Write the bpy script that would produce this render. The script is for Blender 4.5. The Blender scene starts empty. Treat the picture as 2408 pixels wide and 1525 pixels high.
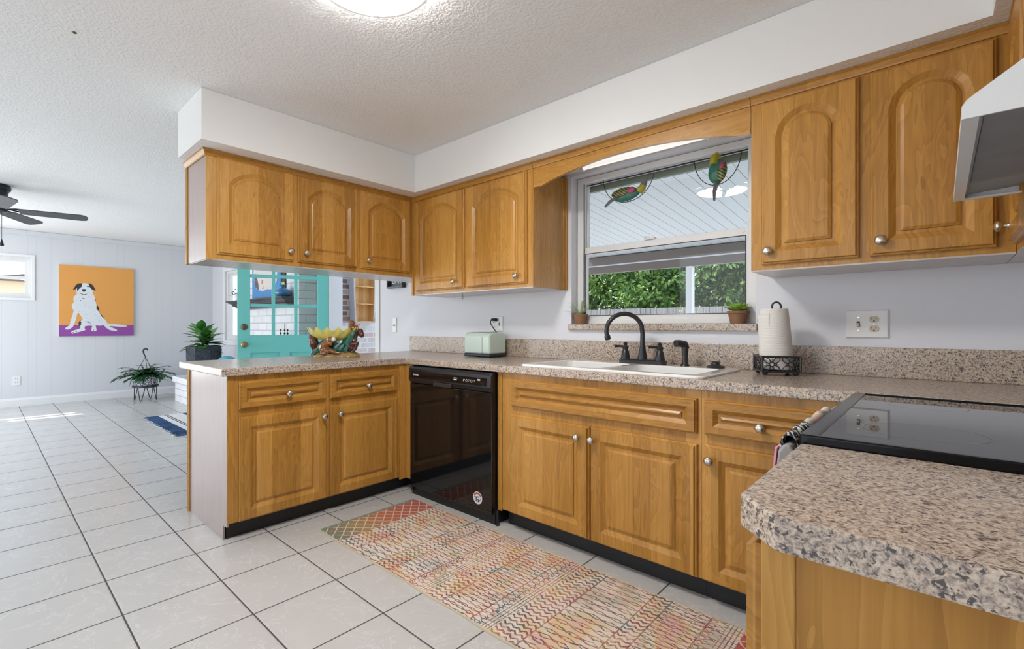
import bpy, bmesh, math, random
from mathutils import Vector, Matrix, Euler
random.seed(7)
sc = bpy.context.scene
COL = sc.collection
PI = math.pi

# ------------------------------------------------------------------ camera
cam_d = bpy.data.cameras.new('camera')
cam_d.sensor_fit = 'HORIZONTAL'
cam_d.sensor_width = 36.0
cam_d.lens = 36.0 * 1131.4691 / 2408.0
cam_d.shift_x = (1204.0 - 1112.6969) / 2408.0
cam_d.shift_y = (766.262 - 762.5) / 2408.0
cam_d.clip_start = 0.02
cam = bpy.data.objects.new('camera', cam_d)
COL.objects.link(cam)
cam.location = (2.6806, -2.0790, 1.1347)
cam.rotation_euler = (PI / 2, 0, 0.7719)
sc.camera = cam

# ------------------------------------------------------------------ world, sun, added fill lights
world = bpy.data.worlds.new('world')
sc.world = world
world.use_nodes = True
wn = world.node_tree
wn.nodes.clear()
w_out = wn.nodes.new('ShaderNodeOutputWorld')
w_bg = wn.nodes.new('ShaderNodeBackground')
w_tc = wn.nodes.new('ShaderNodeTexCoord')
w_sep = wn.nodes.new('ShaderNodeSeparateXYZ')
w_ramp = wn.nodes.new('ShaderNodeValToRGB')
w_ramp.color_ramp.elements[0].position = 0.0
w_ramp.color_ramp.elements[0].color = (0.95, 0.98, 1.0, 1)
w_ramp.color_ramp.elements[1].position = 0.55
w_ramp.color_ramp.elements[1].color = (0.45, 0.66, 1.0, 1)
wn.links.new(w_tc.outputs['Generated'], w_sep.inputs[0])
wn.links.new(w_sep.outputs['Z'], w_ramp.inputs[0])
wn.links.new(w_ramp.outputs[0], w_bg.inputs[0])
wn.links.new(w_bg.outputs[0], w_out.inputs[0])
w_bg.inputs[1].default_value = 2.0

sun_d = bpy.data.lights.new('sun', 'SUN')
sun_d.energy = 6.0
sun_d.angle = 0.012
sun_d.color = (1.0, 0.95, 0.86)
sun = bpy.data.objects.new('sun', sun_d)
COL.objects.link(sun)
sun.rotation_euler = Vector((0.75, 0.25, -1.0)).to_track_quat('-Z', 'Y').to_euler()

def area(name, loc, direction, sx, sy, power, color):
    d = bpy.data.lights.new(name, 'AREA')
    d.shape = 'RECTANGLE'
    d.size, d.size_y = sx, sy
    d.energy = power
    d.color = color
    o = bpy.data.objects.new(name, d)
    COL.objects.link(o)
    o.location = loc
    o.rotation_euler = Vector(direction).to_track_quat('-Z', 'Y').to_euler()
    return o
# added fill lights standing in for daylight, outside made-up openings out of view
area('fill_dining', (1.0, -4.62, 1.25), (0, 1, 0), 2.8, 2.1, 5, (0.97, 0.98, 1.0))
area('fill_living', (-4.0, -4.62, 1.25), (0, 1, 0), 3.6, 2.1, 78, (0.90, 0.95, 1.0))
area('fill_side', (-6.84, -3.5, 1.25), (1, 0, 0), 1.7, 2.0, 48, (0.90, 0.95, 1.0))

sc.view_settings.view_transform = 'Standard'
sc.view_settings.look = 'None'
sc.view_settings.gamma = 1.0
sc.view_settings.use_curve_mapping = False
sc.view_settings.exposure = 0.08
cy = sc.cycles
cy.max_bounces = 8
cy.diffuse_bounces = 4
cy.glossy_bounces = 4
cy.transmission_bounces = 4
cy.transparent_max_bounces = 8
cy.caustics_reflective = False
cy.caustics_refractive = False
cy.sample_clamp_indirect = 6.0
cy.use_denoising = True

# ------------------------------------------------------------------ material helpers
class NT:
    """small helper for writing node trees as expressions"""
    def __init__(s, name):
        s.mat = bpy.data.materials.new(name)
        s.mat.use_nodes = True
        s.t = s.mat.node_tree
        s.b = s.t.nodes['Principled BSDF']
        s.o = s.t.nodes['Material Output']
    def n(s, typ, **kw):
        nd = s.t.nodes.new(typ)
        for k, v in kw.items():
            setattr(nd, k, v)
        return nd
    def put(s, sock, v):
        if isinstance(v, bpy.types.NodeSocket):
            s.t.links.new(v, sock)
        else:
            if sock.type == 'RGBA' and len(v) == 3:
                v = (*v, 1)
            sock.default_value = v
    def m(s, op, a, b=0.0, c=0.0):
        nd = s.n('ShaderNodeMath', operation=op)
        s.put(nd.inputs[0], a); s.put(nd.inputs[1], b); s.put(nd.inputs[2], c)
        return nd.outputs[0]
    def pos(s):
        nd = s.n('ShaderNodeNewGeometry')
        sp = s.n('ShaderNodeSeparateXYZ')
        s.t.links.new(nd.outputs['Position'], sp.inputs[0])
        return sp.outputs[0], sp.outputs[1], sp.outputs[2]
    def obj(s):
        nd = s.n('ShaderNodeTexCoord')
        sp = s.n('ShaderNodeSeparateXYZ')
        s.t.links.new(nd.outputs['Object'], sp.inputs[0])
        return sp.outputs[0], sp.outputs[1], sp.outputs[2]
    def vec(s, x, y, z):
        nd = s.n('ShaderNodeCombineXYZ')
        s.put(nd.inputs[0], x); s.put(nd.inputs[1], y); s.put(nd.inputs[2], z)
        return nd.outputs[0]
    def noise(s, v, scale=5.0, detail=3.0, rough=0.5, dist=0.0):
        nd = s.n('ShaderNodeTexNoise')
        s.put(nd.inputs['Vector'], v)
        nd.inputs['Scale'].default_value = scale
        nd.inputs['Detail'].default_value = detail
        nd.inputs['Roughness'].default_value = rough
        nd.inputs['Distortion'].default_value = dist
        return nd.outputs[0]
    def voro(s, v, scale=5.0, feature='F1', out='Distance'):
        nd = s.n('ShaderNodeTexVoronoi', feature=feature)
        s.put(nd.inputs['Vector'], v)
        nd.inputs['Scale'].default_value = scale
        return nd.outputs[out]
    def white(s, v):
        nd = s.n('ShaderNodeTexWhiteNoise', noise_dimensions='3D')
        s.put(nd.inputs['Vector'], v)
        return nd.outputs[0]
    def ramp(s, f, stops, interp='LINEAR'):
        nd = s.n('ShaderNodeValToRGB')
        cr = nd.color_ramp
        cr.interpolation = interp
        while len(cr.elements) < len(stops):
            cr.elements.new(0.5)
        for e, (p, c) in zip(cr.elements, stops):
            e.position = p
            e.color = (*c, 1) if len(c) == 3 else c
        s.put(nd.inputs[0], f)
        return nd.outputs[0]
    def mix(s, f, a, b, mode='MIX'):
        nd = s.n('ShaderNodeMix', data_type='RGBA', blend_type=mode)
        s.put(nd.inputs[0], f); s.put(nd.inputs[6], a); s.put(nd.inputs[7], b)
        return nd.outputs[2]
    def bump(s, h, strength=0.3, dist=0.002):
        nd = s.n('ShaderNodeBump')
        nd.inputs['Strength'].default_value = strength
        nd.inputs['Distance'].default_value = dist
        s.put(nd.inputs['Height'], h)
        s.t.links.new(nd.outputs[0], s.b.inputs['Normal'])
    def fin(s, color=None, rough=0.5, metal=0.0, spec=0.5, coat=0.0, coat_rough=0.1):
        if color is not None:
            s.put(s.b.inputs['Base Color'], color)
        s.put(s.b.inputs['Roughness'], rough)
        s.b.inputs['Metallic'].default_value = metal
        s.b.inputs['Specular IOR Level'].default_value = spec
        s.b.inputs['Coat Weight'].default_value = coat
        s.b.inputs['Coat Roughness'].default_value = coat_rough
        return s.mat

def plain(name, color, rough=0.5, metal=0.0, spec=0.5, var=0.06, scale=30.0, coat=0.0, bump=0.0):
    """plain painted / moulded surface with a little procedural tone variation"""
    t = NT(name)
    x, y, z = t.pos()
    nz = t.noise(t.vec(x, y, z), scale, 3.0)
    c = t.mix(nz, tuple(max(0, k * (1 - var)) for k in color), tuple(min(1, k * (1 + var)) for k in color))
    if bump:
        t.bump(t.noise(t.vec(x, y, z), scale * 4, 2.0), bump, 0.001)
    return t.fin(c, rough, metal, spec, coat)

def emit(name, color, strength):
    t = NT(name)
    t.b.inputs['Base Color'].default_value = (0.9, 0.9, 0.9, 1)
    t.b.inputs['Emission Color'].default_value = (*color, 1)
    t.b.inputs['Emission Strength'].default_value = strength
    return t.mat

def wood(name, horiz=False, tint=(1, 1, 1), rough=0.32):
    t = NT(name)
    x, y, z = t.pos()
    s = t.m('ADD', x, y)
    d = t.m('SUBTRACT', x, y)
    if horiz:
        a, b = z, s
    else:
        a, b = s, z
    bandn = t.noise(t.vec(t.m('MULTIPLY', a, 3.0), 0.0, t.m('MULTIPLY', b, 0.4)), 1.0, 1.0)
    strip = t.m('FLOOR', t.m('ADD', t.m('MULTIPLY', a, 12.0), t.m('MULTIPLY', bandn, 0.15)))
    tone = t.white(t.vec(strip, 1.0, 3.0))
    grain = t.noise(t.vec(t.m('MULTIPLY', a, 90.0), t.m('MULTIPLY', d, 8.0), t.m('MULTIPLY', b, 3.0)), 1.0, 4.0, 0.6, 0.3)
    cath = t.noise(t.vec(t.m('ADD', t.m('MULTIPLY', a, 9.0), t.m('MULTIPLY', strip, 7.3)), t.m('MULTIPLY', d, 2.0), t.m('MULTIPLY', b, 1.6)), 1.0, 2.0, 0.5, 1.2)
    rings = t.m('FRACT', t.m('MULTIPLY', cath, 9.0))
    knot = t.m('GREATER_THAN', t.noise(t.vec(t.m('MULTIPLY', a, 16.0), t.m('MULTIPLY', d, 16.0), t.m('MULTIPLY', b, 7.0)), 1.0, 1.0), 0.80)
    f = t.m('ADD', t.m('MULTIPLY', grain, 0.45), t.m('ADD', t.m('MULTIPLY', tone, 0.36), t.m('MULTIPLY', rings, 0.16)))
    c = t.ramp(f, [(0.15, (0.27 * tint[0], 0.118 * tint[1], 0.018 * tint[2])),
                   (0.45, (0.455 * tint[0], 0.220 * tint[1], 0.041 * tint[2])),
                   (0.72, (0.59 * tint[0], 0.310 * tint[1], 0.074 * tint[2]))])
    c = t.mix(t.m('MULTIPLY', knot, 0.5), c, (0.22, 0.08, 0.015))
    t.bump(grain, 0.06, 0.0006)
    return t.fin(c, rough, spec=0.38, coat=0.12, coat_rough=0.16)

MAT = {}
MAT['wood'] = wood('honey_maple')
MAT['wood_h'] = wood('honey_maple_horizontal', True)
MAT['wood_dark'] = wood('shaded_edge_maple', tint=(0.72, 0.66, 0.6))

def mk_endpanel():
    t = NT('laminate_wood_pink_sheen')
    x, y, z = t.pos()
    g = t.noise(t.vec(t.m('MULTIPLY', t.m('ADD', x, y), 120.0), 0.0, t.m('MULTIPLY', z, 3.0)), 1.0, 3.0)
    c = t.ramp(g, [(0.2, (0.31, 0.22, 0.19)), (0.8, (0.43, 0.33, 0.30))])  # pink of reflected light mixed into the wood's base colour
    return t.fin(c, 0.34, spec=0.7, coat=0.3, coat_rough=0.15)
MAT['endpanel'] = mk_endpanel()

def mk_under():
    t = NT('grey_laminate_underside')
    x, y, z = t.pos()
    g = t.noise(t.vec(t.m('MULTIPLY', x, 12.0), t.m('MULTIPLY', y, 100.0), z), 1.0, 3.0)
    c = t.ramp(g, [(0.2, (0.46, 0.40, 0.36)), (0.8, (0.60, 0.54, 0.50))])
    return t.fin(c, 0.22, spec=0.6)
MAT['under'] = mk_under()

def mk_granite():
    t = NT('speckled_granite_laminate')
    x, y, z = t.pos()
    v = t.vec(x, y, z)
    n1 = t.noise(v, 190.0, 3.0, 0.62, 0.5)
    n2 = t.noise(v, 120.0, 3.0, 0.6, 0.6)
    n3 = t.noise(v, 30.0, 2.0)
    c = t.ramp(n1, [(0.34, (0.15, 0.12, 0.11)), (0.44, (0.36, 0.28, 0.23)), (0.53, (0.56, 0.44, 0.34)), (0.66, (0.72, 0.60, 0.48))])
    dark = t.ramp(n2, [(0.385, (1, 1, 1)), (0.43, (0, 0, 0))])
    c = t.mix(dark, c, (0.055, 0.050, 0.050))
    pale = t.ramp(t.noise(v, 150.0, 2.0, 0.5, 0.8), [(0.62, (0, 0, 0)), (0.70, (1, 1, 1))])
    c = t.mix(t.m('MULTIPLY', pale, .7), c, (0.68, 0.62, 0.54))
    c = t.mix(t.m('MULTIPLY', n3, 0.25), c, (0.45, 0.40, 0.36))
    return t.fin(c, 0.22, spec=0.5)
MAT['granite'] = mk_granite()

def mk_wall(name, col, bumpy=0.12):
    t = NT(name)
    x, y, z = t.pos()
    n = t.noise(t.vec(x, y, z), 220.0, 2.0)
    n2 = t.noise(t.vec(x, y, z), 2.5, 2.0)
    c = t.mix(n2, tuple(k * 0.985 for k in col), col)
    t.bump(n, bumpy, 0.001)
    return t.fin(c, 0.6, spec=0.3)
MAT['wall'] = mk_wall('pale_blue_grey_paint', (0.76, 0.77, 0.815))
MAT['soffit'] = mk_wall('soffit_white_paint', (0.80, 0.80, 0.79))
MAT['wall_far'] = mk_wall('bounce_cutting_taupe', (0.36, 0.33, 0.30))  # unseen wall toned dark to cut fill bounced onto near faces
MAT['trim'] = mk_wall('white_trim_paint', (0.82, 0.83, 0.84), 0.03)

def mk_ceiling():
    t = NT('knockdown_ceiling')
    x, y, z = t.pos()
    v = t.vec(x, y, z)
    a = t.noise(v, 70.0, 3.0, 0.55)
    b = t.voro(v, 95.0)
    h = t.m('ADD', t.ramp(a, [(0.42, (0, 0, 0)), (0.6, (1, 1, 1))]), t.m('MULTIPLY', b, 0.6))
    t.bump(h, 0.38, 0.003)
    c = t.mix(a, (0.83, 0.83, 0.82), (0.90, 0.90, 0.89))
    return t.fin(c, 0.8, spec=0.2)
MAT['ceiling'] = mk_ceiling()

def mk_panel_wall():
    t = NT('painted_groove_panelling')
    x, y, z = t.pos()
    per = 0.52
    mask = None
    for off in (0.0, 0.16, 0.25):
        f = t.m('FRACT', t.m('DIVIDE', t.m('ADD', t.m('ADD', x, y), 20.0 + off), per))
        l = t.m('LESS_THAN', f, 0.008)
        mask = l if mask is None else t.m('MAXIMUM', mask, l)
    n = t.noise(t.vec(x, y, z), 160.0, 2.0)
    c = t.mix(t.m('MULTIPLY', mask, 0.35), (0.70, 0.715, 0.75), (0.45, 0.47, 0.52))
    t.bump(t.m('SUBTRACT', t.m('MULTIPLY', n, 0.2), mask), 0.25, 0.003)
    return t.fin(c, 0.55, spec=0.3)
MAT['panelling'] = mk_panel_wall()

def mk_floor():
    t = NT('white_floor_tile')
    x, y, z = t.pos()
    P = 0.361
    gx = t.m('DIVIDE', t.m('ADD', x, 20 * P - 0.015), P)
    gy = t.m('DIVIDE', t.m('ADD', y, 20 * P + 0.963), P)
    fx, fy = t.m('FRACT', gx), t.m('FRACT', gy)
    ex = t.m('MINIMUM', fx, t.m('SUBTRACT', 1.0, fx))
    ey = t.m('MINIMUM', fy, t.m('SUBTRACT', 1.0, fy))
    e = t.m('MINIMUM', ex, ey)
    grout = t.m('LESS_THAN', e, 0.0085)
    idv = t.white(t.vec(t.m('FLOOR', gx), t.m('FLOOR', gy), 0.0))
    v = t.vec(t.m('ADD', x, t.m('MULTIPLY', idv, 3.0)), y, idv)
    cl = t.noise(v, 5.0, 4.0, 0.6, 0.6)
    vn = t.noise(v, 3.2, 5.0, 0.62, 1.8)
    vein = t.ramp(t.m('ABSOLUTE', t.m('SUBTRACT', vn, 0.5)), [(0.0, (1, 1, 1)), (0.012, (0, 0, 0))])
    c = t.mix(cl, (0.53, 0.52, 0.505), (0.62, 0.61, 0.595))
    c = t.mix(t.m('MULTIPLY', vein, 0.55), c, (0.74, 0.74, 0.73))
    c = t.mix(t.m('MULTIPLY', idv, 0.18), c, (0.55, 0.54, 0.52))
    c = t.mix(grout, c, (0.075, 0.066, 0.060))
    hb = t.m('ADD', t.ramp(e, [(0.006, (0, 0, 0)), (0.022, (1, 1, 1))]), t.m('MULTIPLY', t.noise(v, 14.0, 4.0, 0.6), 0.35))
    t.bump(hb, 0.35, 0.003)
    return t.fin(c, t.m('ADD', 0.26, t.m('MULTIPLY', grout, 0.5)), spec=0.5)
MAT['floor'] = mk_floor()

def mk_brick(name, cols, mortar, bw=0.22, bh=0.075, scale_noise=1.0, msize=0.010):
    t = NT(name)
    x, y, z = t.pos()
    s = t.m('ADD', x, y)
    nd = t.n('ShaderNodeTexBrick')
    t.put(nd.inputs['Vector'], t.vec(s, z, 0.0))
    nd.inputs['Scale'].default_value = 1.0
    nd.inputs['Brick Width'].default_value = bw
    nd.inputs['Row Height'].default_value = bh
    nd.inputs['Mortar Size'].default_value = msize
    nd.inputs['Mortar Smooth'].default_value = 0.2
    nd.inputs['Color1'].default_value = (0, 0, 0, 1)
    nd.inputs['Color2'].default_value = (1, 1, 1, 1)
    nd.inputs['Mortar'].default_value = (0, 0, 0, 1)
    f = t.m('ADD', t.m('MULTIPLY', nd.outputs[0], 0.6), t.m('MULTIPLY', t.noise(t.vec(x, y, z), 18.0 * scale_noise, 4.0, 0.65), 0.45))
    c = t.ramp(f, [(0.15 + 0.65 * i / (len(cols) - 1), k) for i, k in enumerate(cols)])
    c = t.mix(nd.outputs['Fac'], c, mortar)
    t.bump(t.m('SUBTRACT', t.m('MULTIPLY', t.noise(t.vec(x, y, z), 60.0, 3.0), 0.5), nd.outputs['Fac']), 0.5, 0.006)
    return t.fin(c, 0.75, spec=0.25)
MAT['brick_white'] = mk_brick('white_painted_brick', [(0.74, 0.74, 0.76), (0.82, 0.82, 0.84)], (0.52, 0.52, 0.55), 0.29, 0.098, msize=0.006)
MAT['brick_brown'] = mk_brick('brown_brick', [(0.16, 0.10, 0.08), (0.33, 0.19, 0.14), (0.45, 0.30, 0.24)], (0.50, 0.46, 0.43))
MAT['brick_wash'] = mk_brick('whitewashed_brick', [(0.82, 0.76, 0.72), (0.70, 0.50, 0.43), (0.84, 0.80, 0.76)], (0.85, 0.83, 0.80))

def mk_glass(name, refl=0.020, tint=(1, 1, 1)):
    t = NT(name)
    tr = t.n('ShaderNodeBsdfTransparent')
    tr.inputs[0].default_value = (*tint, 1)
    gl = t.n('ShaderNodeBsdfGlossy')
    gl.inputs['Roughness'].default_value = 0.0
    lw = t.n('ShaderNodeLayerWeight')
    lw.inputs[0].default_value = 0.25
    mx = t.n('ShaderNodeMixShader')
    t.put(mx.inputs[0], t.m('MINIMUM', t.m('ADD', refl, t.m('MULTIPLY', lw.outputs['Fresnel'], 0.03)), 0.3))
    t.t.links.new(tr.outputs[0], mx.inputs[1])
    t.t.links.new(gl.outputs[0], mx.inputs[2])
    t.t.links.new(mx.outputs[0], t.o.inputs[0])
    return t.mat
MAT['glass'] = mk_glass('window_glass')

MAT['nickel'] = plain('brushed_nickel', (0.62, 0.58, 0.52), 0.28, 1.0, var=0.05, scale=80)
MAT['black_gloss'] = plain('glossy_black_panel', (0.006, 0.006, 0.007), 0.06, spec=0.6, var=0.1)
MAT['black_frame'] = plain('black_frame_enamel', (0.004, 0.004, 0.005), 0.14, spec=0.28, var=0.1)
MAT['cook_glass'] = plain('black_ceramic_glass', (0.010, 0.010, 0.011), 0.015, spec=0.9, var=0.1)
MAT['black_side'] = plain('satin_black_plastic', (0.010, 0.009, 0.009), 0.35, var=0.1)
MAT['black_panel'] = plain('dark_blue_black_plastic', (0.012, 0.015, 0.020), 0.30, spec=0.6, var=0.1)
MAT['toekick'] = plain('black_toe_kick', (0.012, 0.012, 0.012), 0.5, var=0.3, scale=60)
MAT['black_matte'] = plain('matte_black_metal', (0.014, 0.014, 0.016), 0.32, 0.0, spec=0.6, var=0.15)
MAT['porcelain'] = plain('white_porcelain', (0.84, 0.84, 0.82), 0.12, spec=0.6, var=0.01, coat=0.4)
MAT['white_plastic'] = plain('white_plastic', (0.82, 0.82, 0.82), 0.35, var=0.01)
MAT['ivory'] = plain('ivory_plastic', (0.62, 0.54, 0.42), 0.4, var=0.03)
MAT['slot'] = plain('dark_slot', (0.03, 0.022, 0.016), 0.6)
MAT['white_enamel'] = plain('white_enamel', (0.80, 0.80, 0.79), 0.22, spec=0.5, var=0.01)
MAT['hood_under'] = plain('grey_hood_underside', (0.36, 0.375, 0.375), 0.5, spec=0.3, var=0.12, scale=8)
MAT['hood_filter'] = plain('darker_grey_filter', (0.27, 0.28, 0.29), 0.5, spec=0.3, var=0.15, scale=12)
MAT['mint'] = plain('mint_enamel', (0.56, 0.68, 0.60), 0.32, var=0.02, coat=0.2)
MAT['navy'] = plain('navy_plastic', (0.014, 0.020, 0.035), 0.35)
MAT['terracotta'] = plain('aged_terracotta', (0.25, 0.125, 0.065), 0.8, var=0.35, scale=25, bump=0.2)
MAT['soil'] = plain('potting_soil', (0.05, 0.035, 0.025), 0.95, var=0.5, scale=90)
MAT['window_white'] = plain('white_window_frame', (0.78, 0.78, 0.77), 0.4, var=0.03)
MAT['groove'] = plain('dark_gasket', (0.03, 0.035, 0.04), 0.6)
MAT['teal'] = plain('turquoise_door_paint', (0.20, 0.70, 0.665), 0.40, var=0.05, scale=60, spec=0.4)
MAT['brass'] = plain('antique_brass', (0.42, 0.31, 0.16), 0.28, 1.0, var=0.2, scale=60)
MAT['brass_dark'] = plain('darkened_brass', (0.20, 0.14, 0.09), 0.4, 1.0, var=0.2, scale=60)
MAT['mantel'] = plain('charcoal_mantel_paint', (0.030, 0.030, 0.036), 0.35, var=0.15, spec=0.6)
MAT['vase_blue'] = plain('cobalt_glaze', (0.005, 0.17, 0.43), 0.10, spec=0.6, var=0.05, coat=0.5)
MAT['fan_metal'] = plain('dark_bronze_metal', (0.012, 0.020, 0.026), 0.35, 0.3, spec=0.5)
MAT['orange'] = plain('flat_orange_paint', (0.80, 0.37, 0.09), 0.6, var=0.03, scale=200)
MAT['purple'] = plain('flat_purple_paint', (0.30, 0.075, 0.36), 0.6, var=0.05, scale=200)
MAT['canvas_side'] = plain('painted_canvas_edge', (0.70, 0.69, 0.66), 0.7)
MAT['dog_white'] = plain('white_brushwork', (0.74, 0.78, 0.82), 0.6, var=0.12, scale=45)
MAT['dog_black'] = plain('black_brushwork', (0.035, 0.035, 0.045), 0.6, var=0.3, scale=45)
MAT['dog_grey'] = plain('grey_brushwork', (0.42, 0.45, 0.50), 0.6, var=0.2, scale=45)
MAT['paper'] = None

def mk_paper():
    t = NT('embossed_paper_towel')
    x, y, z = t.pos()
    s = t.m('ADD', x, t.m('MULTIPLY', y, 0.6))
    w = t.n('ShaderNodeTexWave', wave_type='RINGS')
    t.put(w.inputs['Vector'], t.vec(t.m('MULTIPLY', s, 1.0), t.m('MULTIPLY', z, 1.0), 0.0))
    w.inputs['Scale'].default_value = 28.0
    w.inputs['Distortion'].default_value = 6.0
    w.inputs['Detail'].default_value = 2.0
    h = t.m('ADD', t.ramp(w.outputs[1], [(0.45, (0, 0, 0)), (0.6, (1, 1, 1))]), t.m('MULTIPLY', t.voro(t.vec(s, y, z), 220.0), 0.3))
    t.bump(h, 0.8, 0.002)
    return t.fin((0.80, 0.77, 0.73), 0.9, spec=0.1)
MAT['paper'] = mk_paper()

def mk_leaf(name, dark, light, scale=12.0):
    t = NT(name)
    x, y, z = t.pos()
    n = t.noise(t.vec(x, y, z), scale, 2.0)
    c = t.ramp(n, [(0.3, dark), (0.7, light)])
    t.b.inputs['Transmission Weight'].default_value = 0.0
    return t.fin(c, 0.38, spec=0.45)
MAT['rubber_leaf'] = mk_leaf('glossy_rubber_leaf', (0.015, 0.085, 0.015), (0.10, 0.33, 0.06), 9.0)
MAT['rubber_pale'] = mk_leaf('variegated_leaf', (0.16, 0.42, 0.08), (0.45, 0.66, 0.36), 14.0)
MAT['fern_leaf'] = mk_leaf('dark_fern_leaf', (0.008, 0.052, 0.020), (0.035, 0.15, 0.05), 20.0)
MAT['spider_leaf'] = mk_leaf('pale_striped_leaf', (0.24, 0.36, 0.12), (0.62, 0.68, 0.42), 60.0)
MAT['succulent'] = mk_leaf('lime_succulent_leaf', (0.16, 0.36, 0.03), (0.46, 0.64, 0.14), 40.0)
MAT['tree_leaf'] = mk_leaf('hedge_leaf', (0.035, 0.11, 0.02), (0.24, 0.38, 0.08), 3.5)
MAT['shrub_leaf'] = mk_leaf('bright_shrub_leaf', (0.28, 0.48, 0.05), (0.50, 0.68, 0.12), 6.0)
MAT['bark'] = plain('bark', (0.10, 0.07, 0.05), 0.9, var=0.4, scale=20)

def mk_fence():
    t = NT('weathered_fence_boards')
    x, y, z = t.pos()
    f = t.m('FRACT', t.m('DIVIDE', t.m('ADD', x, 40.0), 0.15))
    gap = t.m('LESS_THAN', f, 0.06)
    n = t.noise(t.vec(t.m('MULTIPLY', x, 30.0), y, t.m('MULTIPLY', z, 2.0)), 1.0, 3.0)
    c = t.ramp(n, [(0.3, (0.19, 0.18, 0.18)), (0.7, (0.34, 0.32, 0.31))])
    c = t.mix(gap, c, (0.03, 0.03, 0.03))
    return t.fin(c, 0.9, spec=0.1)
MAT['fence'] = mk_fence()

def mk_patio_ceiling():
    t = NT('white_grooved_boards')
    x, y, z = t.pos()
    f = t.m('FRACT', t.m('DIVIDE', t.m('ADD', x, 40.0), 0.115))
    gap = t.m('LESS_THAN', f, 0.055)
    c = t.mix(gap, (0.64, 0.67, 0.67), (0.34, 0.24, 0.19))
    t.bump(t.m('SUBTRACT', 1.0, gap), 0.3, 0.004)
    return t.fin(c, 0.5, spec=0.3)
MAT['patio_ceiling'] = mk_patio_ceiling()
MAT['sage_board'] = plain('sage_painted_board', (0.22, 0.26, 0.20), 0.6)
MAT['taupe_board'] = plain('taupe_beam_paint', (0.20, 0.17, 0.15), 0.6)
MAT['concrete'] = plain('pale_concrete', (0.74, 0.72, 0.69), 0.9, var=0.12, scale=5)
MAT['grass'] = plain('lawn', (0.26, 0.29, 0.16), 0.95, var=0.4, scale=8)
MAT['stucco'] = plain('tan_stucco', (0.78, 0.66, 0.46), 0.9, var=0.08, scale=20)
MAT['roof'] = plain('brown_shingles', (0.16, 0.12, 0.11), 0.9, var=0.4, scale=14)
MAT['pale_pine'] = wood('pale_boat_pine', tint=(1.4, 1.55, 2.6), rough=0.45)
MAT['driftwood'] = plain('whitewashed_wood', (0.62, 0.58, 0.54), 0.7, var=0.1, scale=25)

# ------------------------------------------------------------------ mesh helpers
WM = {}          # world matrix of every thing root / part, so parts can be written in world coordinates

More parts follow.
